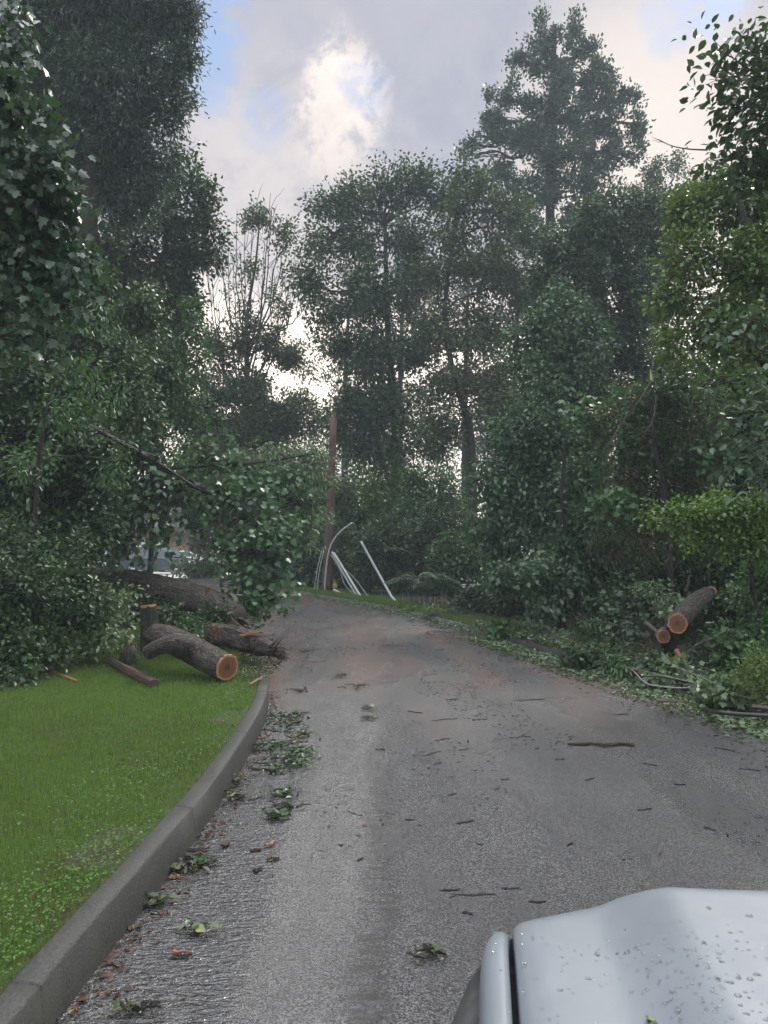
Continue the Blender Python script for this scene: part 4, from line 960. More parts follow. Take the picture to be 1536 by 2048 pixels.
def branch_item(label, pts, r, material=TWIG, group=None, name='fallen_branch', forks=3):
    p = smooth_path(pts, 16); mb = MB(); mb.tube(p, np.linspace(r, r*.35, 16), 6, .08)
    for _ in range(forks):
        i = rng.integers(4, 14); L = np.linalg.norm(p[-1]-p[0])*rng.uniform(.12, .3)
        d = norm(norm(p[-1]-p[0])+rng.normal(0, .6, 3)); mb.tube(curve_pts(p[i], p[i]+d*L, 5, .05, .08), np.linspace(r*.5, .003, 5), 4)
    return tag(mb.build(name, material, None, smooth=True, origin=p[0]), label, 'branch', group)
branch_item('dark bare limb sloping down through the leaves above the fallen trunk', [P(178, 852, 10.2), P(240, 884, 10.3), P(310, 922, 10.5), P(400, 980, 10.8)], .045, TWIG_DARK, forks=4)
branch_item('thin dark stick jutting from the shattered trunk over the asphalt', [P(500, 1296, 8.9), P(545, 1310, 8.7), P(575, 1322, 8.6)], .022, TWIG_DARK, forks=3)
branch_item('long pale bare branch curving right from the brush pile', [P(1370, 1312, 8.4), P(1395, 1290, 8.4), P(1425, 1277, 8.4), P(1470, 1272, 8.4), P(1510, 1259, 8.4)], .022)
branch_item('thin straight pale branch among the leaves left of the sawn faces', [P(1186, 1240, 9.8), P(1220, 1246, 9.6), P(1262, 1262, 9.4)], .014, forks=1)
branch_item('dark crooked branch rising behind the silver leaves', [P(1232, 1290, 10.6), P(1256, 1240, 10.8), P(1262, 1208, 10.9), P(1290, 1192, 11), P(1308, 1158, 11)], .05, TWIG_DARK)
branch_item('short mossy branch sloping down left of the sawn faces', [P(1292, 1248, 9.6), P(1310, 1262, 9.4), P(1325, 1275, 9.2)], .05, BARKCHUNK, forks=0)
branch_item('slim dark stick standing right of the sawn faces', [P(1385, 1290, 9), P(1395, 1262, 9), P(1406, 1230, 9)], .016, TWIG_DARK)
branch_item('thin grey branch standing above the leaning trunk', [P(1371, 1184, 10.2), P(1378, 1160, 10.2), P(1380, 1135, 10.2)], .022, TWIG)
branch_item('fallen stick slanting up from the kerb left of the wire coils', [P(935, 1232, 16), P(965, 1205, 16), P(1000, 1170, 16)], .03, TWIG)
branch_item('second fallen stick lying flatter beyond the kerb', [P(905, 1240, 16.5), P(950, 1218, 16.3), P(990, 1208, 16)], .025, TWIG)
branch_item('short twisted grey branch behind the wire coils', [P(1075, 1236, 12.5), P(1095, 1240, 12.4), P(1120, 1252, 12.2)], .03, TWIG, forks=1)
branch_item('long hanging bare branch slanting down from the snapped limb', [P(1303, 762, 11), P(1280, 800, 10.8), P(1250, 835, 10.8), P(1228, 872, 10.6), P(1205, 905, 10.5)], .020, TWIG, forks=5)
branch_item('curved pale hanging branch right of the snapped limb', [P(1312, 790, 10.8), P(1311, 820, 10.8), P(1300, 850, 10.7), P(1278, 885, 10.6)], .020, TWIG, forks=2)
branch_item('pale crooked dead branch above the snapped limb', [P(1318, 745, 11.3), P(1325, 715, 11.3), P(1337, 692, 11.3), P(1324, 680, 11.3), P(1332, 660, 11.3)], .040, TWIG, forks=1)
branch_item('splintered pale limb end standing upright in the tangled tree', [P(1304, 764, 11), P(1302, 750, 11), P(1301, 740, 11)], .022, WOOD_PALE, forks=0)
branch_item('bare arching twig high between the right hand trees', [P(1415, 300, 12), P(1378, 298, 12), P(1345, 292, 12), P(1315, 278, 12)], .015, TWIG_DARK, forks=4)
log_item('bark_piece', 'short rough log with grey bark lying in the brush by the wires', 'log', [at(1206, 1302, .15), at(1228, 1308, .16), at(1252, 1316, .16)], [.05, .07, .06], BARK_LOG, 10)
log_item('bark_piece', 'grey lichened log end just left of the sawn faces', 'log', [P(1280, 1270, 9.6), P(1302, 1277, 9.4)], [.06, .05], BARK_PALE, 10)
log_item('bark_piece', 'reddish brown rotten log in front of the sawn faces', 'log', [at(1265, 1345, .12), at(1310, 1352, .14)], [.06, .07], BARKCHUNK, 10)
log_item('bark_piece', 'orange broken wedge of wood below the larger sawn face', 'log', [P(1352, 1300, 8.8), P(1360, 1318, 8.7)], [.03, .035], WOOD, 6)
log_item('broken_plank', 'long weathered grey brown plank behind the coiled wire', 'plank', [at(1355, 1352, .16), at(1400, 1370, .16), at(1458, 1392, .15)], [.03, .045, .04], BARK_PALE, 6, .1, flat=.5)
log_item('broken_plank', 'dark reddish flat board on the kerb below the leaves', 'plank', [at(1312, 1400, .13), at(1365, 1402, .13)], [.05, .045], BARKCHUNK, 6, .15, flat=.3)
log_item('broken_plank', 'brown split board at the right frame edge above the cable', 'plank', [at(1505, 1412, .17), at(1560, 1418, .17)], [.05, .055], BARKCHUNK, 6, .15, flat=.4)
log_item('broken_plank', 'light orange splinter board lying beside the coiled wire', 'plank', [at(1420, 1382, .14), at(1450, 1392, .14)], [.025, .02], WOOD, 5, .15, flat=.4)
log_item('broken_plank', 'pale green stripped pole lying among the leaves above the cable', 'pole', [at(1290, 1352, .17), at(1330, 1353, .18), at(1378, 1362, .17)], [.016, .018, .014], L_OLIVE, 6, .05)
def cable(label, pts, r, material=CABLE_GREY, n=40):
    mb = MB(); p = smooth_path(pts, n); mb.tube(p, r, 7); return tag(mb.build('cable', material, None, smooth=True, origin=p[0]), label, 'cable')
cable('black thick cable along the right kerb edge', [at(1405, 1418, .03), at(1430, 1424, .12), at(1480, 1428, .14), at(1540, 1432, .14), at(1600, 1437, .14)], .020, CABLE_BLACK)
cable('grey cable curving down through the brush to the coil', [at(1235, 1325, .12), at(1262, 1338, .16), at(1290, 1365, .16), at(1315, 1372, .15), at(1365, 1376, .15), at(1405, 1371, .15)], .0075)
cable('thin grey wire running straight behind the coil', [at(1262, 1335, .2), at(1320, 1350, .22), at(1380, 1364, .18), at(1420, 1378, .14)], .004)
cable('thin wire slanting across the leaves to the right edge', [at(1355, 1335, .3), at(1420, 1362, .28), at(1470, 1388, .2), at(1560, 1408, .16)], .004)
pp = [at(1055+40*t+16*math.cos(t*7), 1272+5*math.sin(t*7)+6*t, .14+.05*math.sin(t*5)) for t in np.linspace(0, 2.4, 18)]
cable('tangled loops of pale wire lying by the kerb beyond the brush', pp, .011, CABLE_GREY, 90)
pp = [at(1040+55*t, 1268+4*math.sin(t*5), .16) for t in np.linspace(0, 1.5, 8)]
cable('straight pale wire under the tangled loops', pp, .009)
c0 = at(1375, 1374, .15); pp = [c0+np.array([.010*t-.06, .04*math.sin(t*2*math.pi/1.0), .035*math.cos(t*2*math.pi)]) for t in np.linspace(0, 8, 80)]
mb = MB(); mb.tube(pp, .006, 5); tag(mb.build('wire_coil', TWIG, None, origin=pp[0]), 'tight brown wire coil wrapped round the grey cable', 'wire coil')
mb = MB(); q0 = at(1397, 1390, .12); mb.tube([q0, q0+np.array([0, 0, .07])], [.022, .018], 8); mb.tube([q0+np.array([0, 0, .07]), q0+np.array([0, 0, .10])], [.012, .012], 8)
tag(mb.build('insulator', WHITE, None, smooth=True, origin=q0), 'small white insulator standing below the coiled wire', 'insulator')

# leafy fallen branches (silver undersides)
sil = [('pale leafed fallen branch highest in the brush left of the leaning trunk', 1312, 1195, 10.6, 34, 26), ('pale leafed fallen branch under the leaning trunk', 1350, 1212, 10.2, 40, 24),
       ('leafy fallen branch spread left of the sawn faces', 1250, 1255, 10, 60, 34), ('leafy fallen branch in front of the dark shrub far left of the brush', 1180, 1255, 10.8, 46, 30),
       ('leafy fallen branch below the smaller sawn face', 1330, 1330, 8.6, 56, 18), ('leafy fallen branch under the reddish rotten log', 1330, 1345, 8.3, 50, 20),
       ('leafy fallen branch right of the orange wedge', 1410, 1325, 8.6, 50, 30), ('leafy fallen branch beside the yellowish bush', 1470, 1300, 8.4, 40, 36),
       ('leafy fallen branch hanging over the straight thin branch', 1225, 1215, 11, 40, 26), ('leafy fallen branch lying beside the wire loops', 1110, 1280, 11.5, 40, 12),
       ('bunch of pale leaves in front of the coiled wire', 1440, 1400, 7.3, 44, 18), ('small leafy branch at the kerb corner by the rail', 850, 1228, 17.5, 40, 10),
       ('leafy branch sprawled along the verge below the sumac', 900, 1240, 16, 50, 10), ('leafy branch lying at the kerb left of the wire loops', 1020, 1268, 12.6, 44, 12),
       ('leafy branch lying over the kerb in front of the wires', 1170, 1322, 9.6, 56, 14), ('leafy branch lying below the grey barked short log', 1240, 1340, 9, 50, 18)]
for i, (lab, px, py, Y, rx, ry) in enumerate(sil):
    c = P(px, py, Y); sx, sz = rx*Y/F, ry*Y/F; c[2] = max(c[2], .12+sz*.4)
    root = empty('leafy_branch', (c[0], c[1], .09), lab, 'branch')
    n = int(30+70*sx*max(sz, .25))
    s_, o_ = lobe_centres(c, np.array([sx, max(.25, (sx+sz)*.4), sz]), n*2, .6); s_[:, 2] = np.maximum(s_[:, 2], .12)
    mb = MB(); a = np.array([c[0]-sx*.7, c[1]+.1, .15]); mb.tube(curve_pts(a, c+np.array([sx*.6, 0, 0]), 7, .05, .04), np.linspace(.02, .006, 7), 5)
    for q in rng.choice(len(s_), 10, replace=False): mb.tube(curve_pts(c, s_[q], 4, .04, .06), np.linspace(.009, .003, 4), 4)
    mb.build('twigs', TWIG if i % 2 else TWIG_DARK, root)
    foliage('leaves', s_, o_, [L_SILVER, L_MID, L_GREY][0 if i in (0, 1, 5, 10, 9) else (1 if i % 2 else 2)], root, 8, .075, .075, 'lobed' if i % 3 else 'narrow', .7, .6, .6)

# --- litter along the kerbs and over the road
def flat_leaves(name, label, pos, size, leafm, shape='narrow', tilt=.3):
    n = len(pos); ax = norm(rng.normal(0, 1, (n, 3))*np.array([1, 1, .25])); nr = np.array([0, 0, 1.0])+rng.normal(0, tilt, (n, 3))
    V, Fa = leaf_arrays(pos, ax, nr, size*rng.uniform(.5, 1.3, n), shape)
    return tag(link(name, np_mesh(name, V, Fa), leafm, kind='stuff'), label, 'leaf litter')
def along_right(n, y0, y1, off0, off1, z0, z1, pw=1.0):
    Y = y0+(y1-y0)*rng.uniform(0, 1, n)**pw; x = np.interp(Y, RC[:, 1], RC[:, 0])
    dx = np.gradient(RC[:, 0], RC[:, 1]); off = rng.uniform(off0, off1, n)
    cl = .5+.5*np.sin(Y*3.1+np.sin(Y*7))*np.sin(Y*1.3)
    keep = rng.uniform(0, 1, n) < .35+.65*cl
    return np.stack([x+off, Y, rng.uniform(z0, z1, n)], 1)[keep]
pr = np.concatenate([along_right(5200, 5.5, 13, -.45, .05, .006, .03), along_right(7200, 6.5, 14, 0, 1.1, .10, .24), along_right(3000, 13, 24, -.35, .7, .02, .14)])
flat_leaves('leaf_litter', 'pale torn leaves and chips strewn along the far kerb', pr, .055, L_SILVER, 'ovate', .5)
pr = np.concatenate([along_right(5000, 5.0, 13, -.7, .05, .005, .02, .8), along_right(5000, 6.5, 14, 0, 1.3, .10, .22), along_right(2200, 13, 24, -.5, .6, .01, .12)])
flat_leaves('leaf_litter', 'green torn leaves mixed along the far kerb', pr, .050, L_OLIVE, 'ovate', .5)
pr = along_right(2600, 5, 14, -1.0, 1.0, .004, .02); pr[:, 2] = np.where(pr[:, 0] > np.interp(pr[:, 1], RC[:, 1], RC[:, 0]), .11, .006)
flat_leaves('bark_litter', 'brown bark crumbs strewn along the far kerb', pr, .05, BARKCHUNK, 'narrow', .4)

mb = MB()
for p_ in along_right(520, 5.4, 16, -.45, 1.3, .0, .01):
    on = p_[0] > np.interp(p_[1], RC[:, 1], RC[:, 0]); z_ = rng.uniform(.11, .26) if on else .012; a_ = rng.uniform(0, np.pi); L_ = rng.uniform(.10, .55)
    q_ = np.array([p_[0], p_[1], z_]); e_ = q_+np.array([math.cos(a_)*L_, math.sin(a_)*L_*.8, rng.uniform(-.02, .12) if on else 0])
    mb.tube(curve_pts(q_, e_, 4, .03, .08), np.linspace(rng.uniform(.004, .011), .003, 4), 4)
tag(mb.build('twig_litter', TWIG, None), 'pale broken twigs strewn along the far kerb and verge', 'twig litter', kind='stuff')
# small dark needles and twigs over the asphalt, in drifts
def needle_drift(n):
    Y = 3.0+22*rng.uniform(0, 1, n)**1.3; u = rng.uniform(0, 1, n)
    xl = np.interp(Y, LC[:, 1], LC[:, 0]); xr = np.interp(Y, RC[:, 1], RC[:, 0]); x = xl+(xr-xl)*u
    q = np.sin(x*2.3-Y*.9+1.5*np.sin(Y*.8))+.7*np.sin(x*5.3+Y*2.1)+.5*np.sin(Y*5-x*3)
    k_ = (q > .55) & (rng.uniform(0, 1, n) < np.clip((Y-3)/5, .08, 1)) & (u > .12)
    return np.stack([x, Y, np.full(n, .004)], 1)[k_]
pr = needle_drift(26000)
flat_leaves('twig_litter', 'dark wet needles and crumbs drifted over the road', pr, .036, TWIG_DARK, 'narrow', .15)
pr = needle_drift(2500)
flat_leaves('bark_litter', 'tiny reddish bark crumbs drifted over the road', pr, .035, TWIG_RED, 'ovate', .2)
# litter washed against the left kerb
Y = 2.2+6*rng.uniform(0, 1, 500); x = np.interp(Y, LC[:, 1], LC[:, 0])+.01+np.abs(rng.normal(0, .07, 500))
flat_leaves('bark_litter', 'brown bark and leaf scraps washed against the near kerb', np.stack([x, Y, np.full(500, .008)], 1), .03, TWIG_RED, 'ovate', .4)

# individually placed debris on the road
def clump(label, px, py, w, h, leafm=L_DARK, n=34, ls=.040, stick=True, chip=True, group=None, seed=0):
    c = G(px, py, 0); s = c[1]/F; root = empty('leaf_clump', (c[0], c[1], 0), label, 'leaf clump', group)
    n = int(n); pos = c+np.stack([rng.normal(0, w*.35*s, n), rng.normal(0, h*.35*s*c[1]/1.6, n), rng.uniform(.012, .05, n)], 1)
    ax = norm(rng.normal(0, 1, (n, 3))*np.array([1, 1, .2])); V, Fa = leaf_arrays(pos, ax, np.array([0, 0, 1.0])+rng.normal(0, .35, (n, 3)), ls*rng.uniform(.5, 1.4, n), 'ovate')
    link('leaves', np_mesh('leaves', V-c, Fa), leafm, root)
    mb = MB()
    for _ in range(7):
        a = c+np.array([rng.normal(0, w*.3*s), rng.normal(0, h*.3*s*c[1]/1.6), .018]); d = rng.uniform(0, np.pi); L = w*s*rng.uniform(.5, .9)
        mb.tube(curve_pts(a, a+np.array([math.cos(d)*L, math.sin(d)*L*.6, .01]), 5, .06, .12), np.linspace(.008, .003, 5), 5, .1)
    mb.build('twigs', TWIG_DARK, root)
for args in [('dark leaf clump nearest the top of the gutter film', 585, 1437, 40, 12), ('leafy clump with a raised bark strip beside the kerb', 582, 1462, 50, 12), ('largest leafy clump in the gutter water', 585, 1527, 72, 24, L_DARK, 150),
             ('leaf clump just left of the largest gutter clump', 555, 1545, 40, 10), ('small leaf clump below the largest gutter clump', 568, 1592, 50, 8), ('tiny wet leaf clump in mid gutter', 580, 1620, 40, 6, L_DARK, 14),
             ('dark leaf clump above the bark chips', 552, 1638, 34, 10, L_DARK), ('leaf clump beside the kerb at the bark curl', 395, 1735, 46, 16), ('silvery leaves on the near gutter ripples', 392, 1866, 40, 12, L_SILVER, 10, .05),
             ('dense torn leaves against the kerb foot above the sticks', 556, 1440, 40, 16, L_DARK, 60), ('dense dark leaves between the sticks and the kerb', 540, 1500, 60, 16, L_DARK, 70),
             ('dark mass of leaves right of the largest gutter clump', 600, 1508, 40, 14, L_DARK, 60), ('wet leaves lying flat under the bark strip', 600, 1475, 30, 10, L_OLIVE, 30), ('thin trail of leaves below the dark clump', 470, 1600, 40, 14, L_DARK, 26),
             ('leaf scraps by the pale stone at the kerb foot', 470, 1570, 30, 12, L_DARK, 24), ('leaf scraps at the kerb foot below the bark tube', 360, 1745, 30, 12, L_OLIVE, 20), ('leaf scraps at the kerb foot near the lower bend', 310, 1812, 36, 12, L_OLIVE, 20),
             ('green leaves against the kerb near the bottom edge', 255, 2032, 60, 12, L_OLIVE, 20, .03), ('small leaf clump on the mid road near the truck', 870, 1918, 60, 16, L_OLIVE, 22, .03),
             ('small dark clump left of the road centre', 605, 1384, 26, 5, L_DARK, 14), ('dark clump right of the road centre line', 715, 1378, 34, 8, L_DARK, 20), ('dark clump on the wet road below the hanging crown', 612, 1306, 34, 6, L_DARK, 18),
             ('thin dark clump further up the road', 675, 1356, 26, 4, L_DARK, 12), ('flat dark clump in the middle distance', 740, 1420, 26, 5, L_DARK, 12), ('flat dark clump below the middle one', 738, 1440, 24, 4, L_DARK, 12)]:
    clump(*args)
def chip(label, px, py, wpx, hpx, ang, material, z=0.0, name='bark_chunk', rad=None):
    c = G(px, py, z); s = c[1]/F; L = wpx*s; r = rad or max(.008, hpx*s*.5)
    d = np.array([math.cos(ang), math.sin(ang), 0])*L/2
    p = curve_pts(c-d, c+d, 6, .10, .12); p[:, 2] = z+r*.6+np.abs(rng.normal(0, r*.35, 6))
    mb = MB(); mb.tube(p, r*rng.uniform(.6, 1.15, 6), 6, .3, True, .55)
    return tag(mb.build(name, material, None, origin=(c[0], c[1], z)), label, 'bark chunk' if 'chunk' in name else 'stick')
chip('reddish brown stick lying alone on the right side of the road', 1202, 1492, 130, 7, -.05, TWIG_RED, name='stick', rad=.016)
chip('orange bark strip on the road below the hanging crown', 627, 1324, 46, 7, .3, WOOD, rad=.02)
chip('dark raised bark strip on top of the gutter clump', 588, 1447, 40, 12, .9, BARKCHUNK, rad=.02)
chip('brown bark chip right of the raised strip', 600, 1467, 20, 8, -.6, WOOD, rad=.015)
chip('thin dark stick lying between the two gutter clumps', 560, 1488, 110, 4, .25, TWIG_DARK, name='stick', rad=.009)
chip('dark stick pointing at the largest gutter clump', 528, 1541, 50, 6, -.1, TWIG_DARK, name='stick', rad=.010)
chip('brown chip against the kerb top', 524, 1478, 20, 8, .3, WOOD, rad=.012)
chip('grey brown bark strip above the wet dark clump', 560, 1618, 40, 6, -.4, BARKCHUNK, rad=.012)
chip('upright looking dark chip standing in the ripples', 452, 1693, 20, 16, 1.2, BARKCHUNK, rad=.018)
chip('curled brown bark tube beside the kerb', 392, 1718, 44, 18, -.1, BARKCHUNK, rad=.028)
chip('dark bark strip behind the bark tube', 398, 1702, 40, 6, .1, TWIG_DARK, rad=.012)
chip('orange chip on the ripples, right of a small dark one', 540, 1692, 26, 9, 1.0, WOOD, rad=.012)
chip('pinkish chip left of the orange one', 511, 1704, 20, 9, .1, TWIG_RED, rad=.012)
chip('single red brown chip below the orange one', 546, 1722, 24, 12, .1, TWIG_RED, rad=.014)
chip('slanting dark chip under the red brown one', 516, 1744, 20, 10, .9, TWIG_DARK, rad=.012)
chip('orange chip against the kerb below the bark tube', 348, 1758, 20, 10, .5, WOOD, rad=.012)
chip('orange brown chip on the lower gutter ripples', 365, 1910, 36, 12, .1, WOOD, rad=.012)
chip('dark soaked chip beneath the lower orange one', 360, 1918, 34, 8, 0, TWIG_DARK, rad=.008)
chip('pale stone against the kerb near the largest clump', 460, 1588, 12, 9, 0, WOOD_PALE, rad=.012)
chip('yellow scrap against the kerb at the bottom edge', 145, 2024, 14, 10, .9, YELLOW, rad=.006)
chip('long thin dark twig in front of the truck', 945, 1793, 90, 4, .15, TWIG_DARK, name='twig', rad=.005)
chip('short dark twig right of the long thin one', 1022, 1778, 36, 3, -.05, TWIG_DARK, name='twig', rad=.005)
chip('dark twig left of the long thin one', 900, 1781, 40, 5, .1, TWIG_DARK, name='twig', rad=.006)
chip('red twig in front of the hood edge', 1075, 1804, 34, 4, .05, TWIG_RED, name='twig', rad=.005)
chip('dark stub twig nearest the fender', 935, 1828, 20, 6, -.4, TWIG_DARK, name='twig', rad=.007)
grp = 'small dark twigs scattered over the road'
for px, py, w_, a in [(905, 1590, 40, 0), (930, 1645, 60, .1), (875, 1528, 30, .2), (865, 1508, 50, .1), (885, 1480, 40, -.2), (760, 1500, 24, 0), (700, 1580, 16, .5), (1010, 1560, 20, .2), (830, 1425, 40, .2), (890, 1440, 50, .1),
                      (905, 1400, 40, -.1), (960, 1440, 60, .15), (1040, 1475, 50, -.2), (930, 1500, 30, .3), (1120, 1520, 24, .2), (780, 1365, 40, .1), (860, 1350, 46, -.1), (1180, 1560, 30, .1), (1300, 1530, 50, -.2), (1290, 1620, 30, .2),
                      (1450, 1500, 60, -.2), (1500, 1540, 50, .2), (720, 1720, 20, .2), (960, 1690, 26, -.2), (820, 1640, 18, .5), (1360, 1570, 40, .15), (640, 1480, 20, .2), (980, 1350, 50, .05), (1060, 1400, 60, .1), (1240, 1430, 50, -.1), (940, 1376, 34, .3), (880, 1300, 50, .05), (760, 1290, 44, .1), (1420, 1660, 30, -.3), (1140, 1690, 20, .4)]:
    o = chip('small dark twig lying flat on the asphalt', px, py, w_*rng.uniform(.5, 1.1), 3, a+rng.normal(0, .5), TWIG_DARK, name='twig', rad=.006); o['group'] = grp

# --- house, cars, shrub and drive at the far left
h0 = np.array([-21.0, 52.0])
root = empty('brick_house', (h0[0], h0[1], .08), 'red brick house with white garage doors half hidden behind the fallen crown', 'house')
def hbox(mb, x0, x1, y0, y1, z0, z1): mb.box(((x0+x1)/2+h0[0], (y0+y1)/2+h0[1], (z0+z1)/2), (x1-x0, y1-y0, z1-z0))
mb = MB(); hbox(mb, -8, 5.4, 0, 9, .05, 3.0)
mb.build('wall', BRICK, root)
mb = MB(); hx0, hx1 = -8.5+h0[0], 5.9+h0[0]; y0, y1 = -.6+h0[1], 9.6+h0[1]; ym = (y0+y1)/2
mb.add([[hx0, y0, 2.95], [hx1, y0, 2.95], [hx1, y1, 2.95], [hx0, y1, 2.95], [hx0, ym, 5.6], [hx1, ym, 5.6], [hx0, y0, 3.1], [hx1, y0, 3.1], [hx1, y1, 3.1], [hx0, y1, 3.1]],
       [[0, 3, 2, 1], [0, 1, 7, 6], [2, 3, 9, 8], [6, 7, 5, 4], [8, 9, 4, 5], [0, 6, 4, 9, 3], [1, 2, 8, 5, 7]]); mb.build('roof', ROOF, root)
for x in (.0, 3.0):
    mb = MB(); hbox(mb, x-.1, x+2.2, -.06, .02, .05, 2.3)
    for r in range(4):
        for c_ in range(4): hbox(mb, x+.06+.53*c_, x+.50+.53*c_, -.08, -.055, .15+.54*r, .55+.54*r)
    mb.build('garage_door', WHITE, root)
for x in (-6.5, -3.2):
    mb = MB(); hbox(mb, x, x+1.4, -.05, .02, 1.0, 2.2); f_ = mb.build('window', WHITE, root)
    mb = MB(); hbox(mb, x+.1, x+1.3, -.07, -.045, 1.1, 2.1); mb.build('pane', CARGLASS, f_)

def car(label, loc, rz, paint, suv=True):
    root = empty('parked_car', loc, label, 'car'); 
    L, Wd, H = (4.7, 1.88, 1.70) if suv else (4.6, 1.82, 1.45)
    lo = [(-2.3, .45), (-2.33, .75), (-2.25, 1.0), (-1.9, 1.05), (1.2, 1.03), (1.6, .98), (2.2, .86), (2.33, .68), (2.3, .35), (1.9, .26), (-2.0, .26)]
    hi = [(-2.15, 1.0), (-1.95, 1.55), (-1.6, H), (.1, H), (.55, H-.08), (1.35, 1.0)] if suv else [(-1.9, .98), (-1.3, 1.38), (-.9, H), (.2, H), (.6, H-.06), (1.4, .98)]
    def prism(pts, wb, wt, z0, z1):
        n = len(pts); v = []
        for sgn in (-1, 1):
            for x, z in pts:
                f_ = np.interp(z, [z0, z1], [wb, wt]); v.append((x, sgn*f_/2, z))
        fs = [[i, (i+1) % n, n+(i+1) % n, n+i] for i in range(n)]+[list(range(n))[::-1], list(range(n, 2*n))]
        return v, fs
    def mk(name, v, fs, m_, parent, bw=.05):
        me = bpy.data.meshes.new(name); me.from_pydata([tuple(map(float, a)) for a in v], [], fs); o = link(name, me, m_, parent); bevel(o, bw, 3); return o
    v, fs = prism(lo, Wd*.97, Wd, .2, 1.0); mk('body', v, fs, paint, root, .06)
    v, fs = prism(hi, Wd*.93, Wd*.72, .98, H); mk('cabin', v, fs, paint, root, .05)
    gl = [(x*.93-.02, z-.06) for x, z in hi]; v, fs = prism(gl, Wd*.955, Wd*.745, .98, H); mk('side_window', v, fs, CARGLASS, root, .02)
    ws = [(.62, -.64, H-.13), (.62, .64, H-.13), (1.33, .80, 1.05), (1.33, -.80, 1.05)]; v = [(a+.03, b, c+.02) for a, b, c in ws]+[(a, b, c) for a, b, c in ws]
    mk('windshield', v, [[0, 1, 2, 3], [7, 6, 5, 4], [0, 4, 5, 1], [1, 5, 6, 2], [2, 6, 7, 3], [3, 7, 4, 0]], CARGLASS, root, .004)
    for x in (-1.42, 1.45):
        for sgn in (-1, 1):
            mb = MB(); a = np.array([x, sgn*(Wd/2-.22), .34]); b_ = np.array([x, sgn*(Wd/2+.01), .34])
            mb.tube([a, a+(b_-a)*.1, a+(b_-a)*.9, b_], [.30, .34, .34, .29], 24)
            t_ = mb.build('wheel', TYRE, None); t_.parent = root
            mb = MB(); mb.tube([b_-np.array([0, sgn*.03, 0]), b_+np.array([0, sgn*.005, 0])], [.22, .22], 20)
            h_ = mb.build('hub_disc', BLACKTRIM, None); h_.parent = t_
            mb = MB()
            for q in range(5):
                an = q*2*np.pi/5; e_ = b_+np.array([math.cos(an)*.21, sgn*.012, math.sin(an)*.21]); mb.tube([b_+np.array([0, sgn*.02, 0]), e_], [.035, .03], 5)
            mb.tube([b_+np.array([math.cos(a_)*.21, sgn*.012, math.sin(a_)*.21]) for a_ in np.linspace(0, 2*np.pi, 24)], .018, 5, cap=False)
            r_o = mb.build('rim', ALLOY, None); r_o.parent = t_
    for sgn in (-1, 1):
        mb = MB(); mb.box((2.22, sgn*.70, .74), (.16, .34, .14)); o = mb.build('headlight', WHITE, None); o.parent = root; bevel(o, .03)
    root.rotation_euler = (0, 0, rz); return root
car('dark blue sport utility car parked on the pale drive', (-14.0, 44.6, .10), R(-12), PAINT_DARK, True)
car('white car parked behind the round shrub at the drive', (-13.6, 49.0, .10), R(-8), PAINT_WHITE, False)
tree('round_shrub', 'clipped round shrub beside the drive in front of the white car', [B(412, 38, .1), P(412, 1130, 38)], .04,
     [(412, 1138, 38, 34, 20, 1.3), (395, 1144, 38, 20, 14, 1.2), (430, 1143, 38, 20, 14, 1.2)], L_YEL, .13, 'kite', 2.4, per=12, branches=4, cat='shrub', crown='foliage', stem='stem')

# --- the pickup's front corner, close by at the lower right
ROOT = empty('pickup_truck', (.62, .2, 0), 'pale blue grey truck hood and fender beaded with rain, close by at the lower right', 'truck')
TY = R(-8.0)
def tw(x, y, z):   # truck local (x right from the seam, y forward) -> world
    c, s = math.cos(TY), math.sin(TY)
    return (.155+x*c-y*s, .82+x*s+y*c, z)
def smst(a, b, x): t = min(1, max(0, (x-a)/(b-a))); return t*t*(3-2*t)
HZ = 1.05
def front_y(x):   # front edge of the hood, further forward across the raised middle
    return .327+.065*smst(-.01, .17, x)-.022*smst(.15, .23, x)+.02*smst(.3, .8, x)
def hood_z(x, y):
    z = HZ-.005*smst(.04, 0, x)+.044*smst(.12, .24, x)+.02*smst(.2, .9, x)
    z -= .0022*math.exp(-((x-.20-.22*(.34-y))/.05)**2)*smst(.34, .18, y)
    z += .02*smst(-.0, -1.0, y)
    fy = front_y(x); d = fy-y
    if d < .07: z -= .05*((.07-d)/.07)**2
    return z
xs_ = np.concatenate([[0.0, .003, .008, .016], np.linspace(.03, 1.60, 120)])
rows = []
for v_ in np.concatenate([np.linspace(0, .82, 46), np.linspace(.83, 1, 22)]):
    row = []
    for x in xs_:
        xm = x if x <= .8 else 1.60-x
        fy = front_y(xm); y = -1.05+(fy+1.05)*v_; z = hood_z(xm, y)
        if xm < .016: z -= .006*(1-xm/.016)**2*1.5
        row.append(tw(x, y, z))
    rows.append(row)
for dz, dy in ((.02, .006), (.06, .010), (.10, .012)):
    rows.append([tw(x, front_y(x if x <= .8 else 1.6-x)+dy, hood_z(x if x <= .8 else 1.6-x, front_y(x if x <= .8 else 1.6-x))-dz) for x in xs_])
nx = len(xs_); V = np.array([p for r in rows for p in r]); Fq = [[r*nx+i, r*nx+i+1, (r+1)*nx+i+1, (r+1)*nx+i] for r in range(len(rows)-1) for i in range(nx-1)]
n0 = len(V); side = []
# left skirt of the hood going down into the gap
sk = np.array([[*tw(0, -1.05+(front_y(0)+1.05)*v_, hood_z(0, -1.05+(front_y(0)+1.05)*v_)-.06)] for v_ in np.concatenate([np.linspace(0, .82, 46), np.linspace(.83, 1, 22)])])
V = np.concatenate([V, sk]); Fq += [[r*nx, (r+1)*nx, n0+r+1, n0+r] for r in range(67)]
PL = np.array(parent_loc(ROOT))
link('hood', np_mesh('hood', V-PL, np.array(Fq)), PAINT, ROOT, smooth=True)
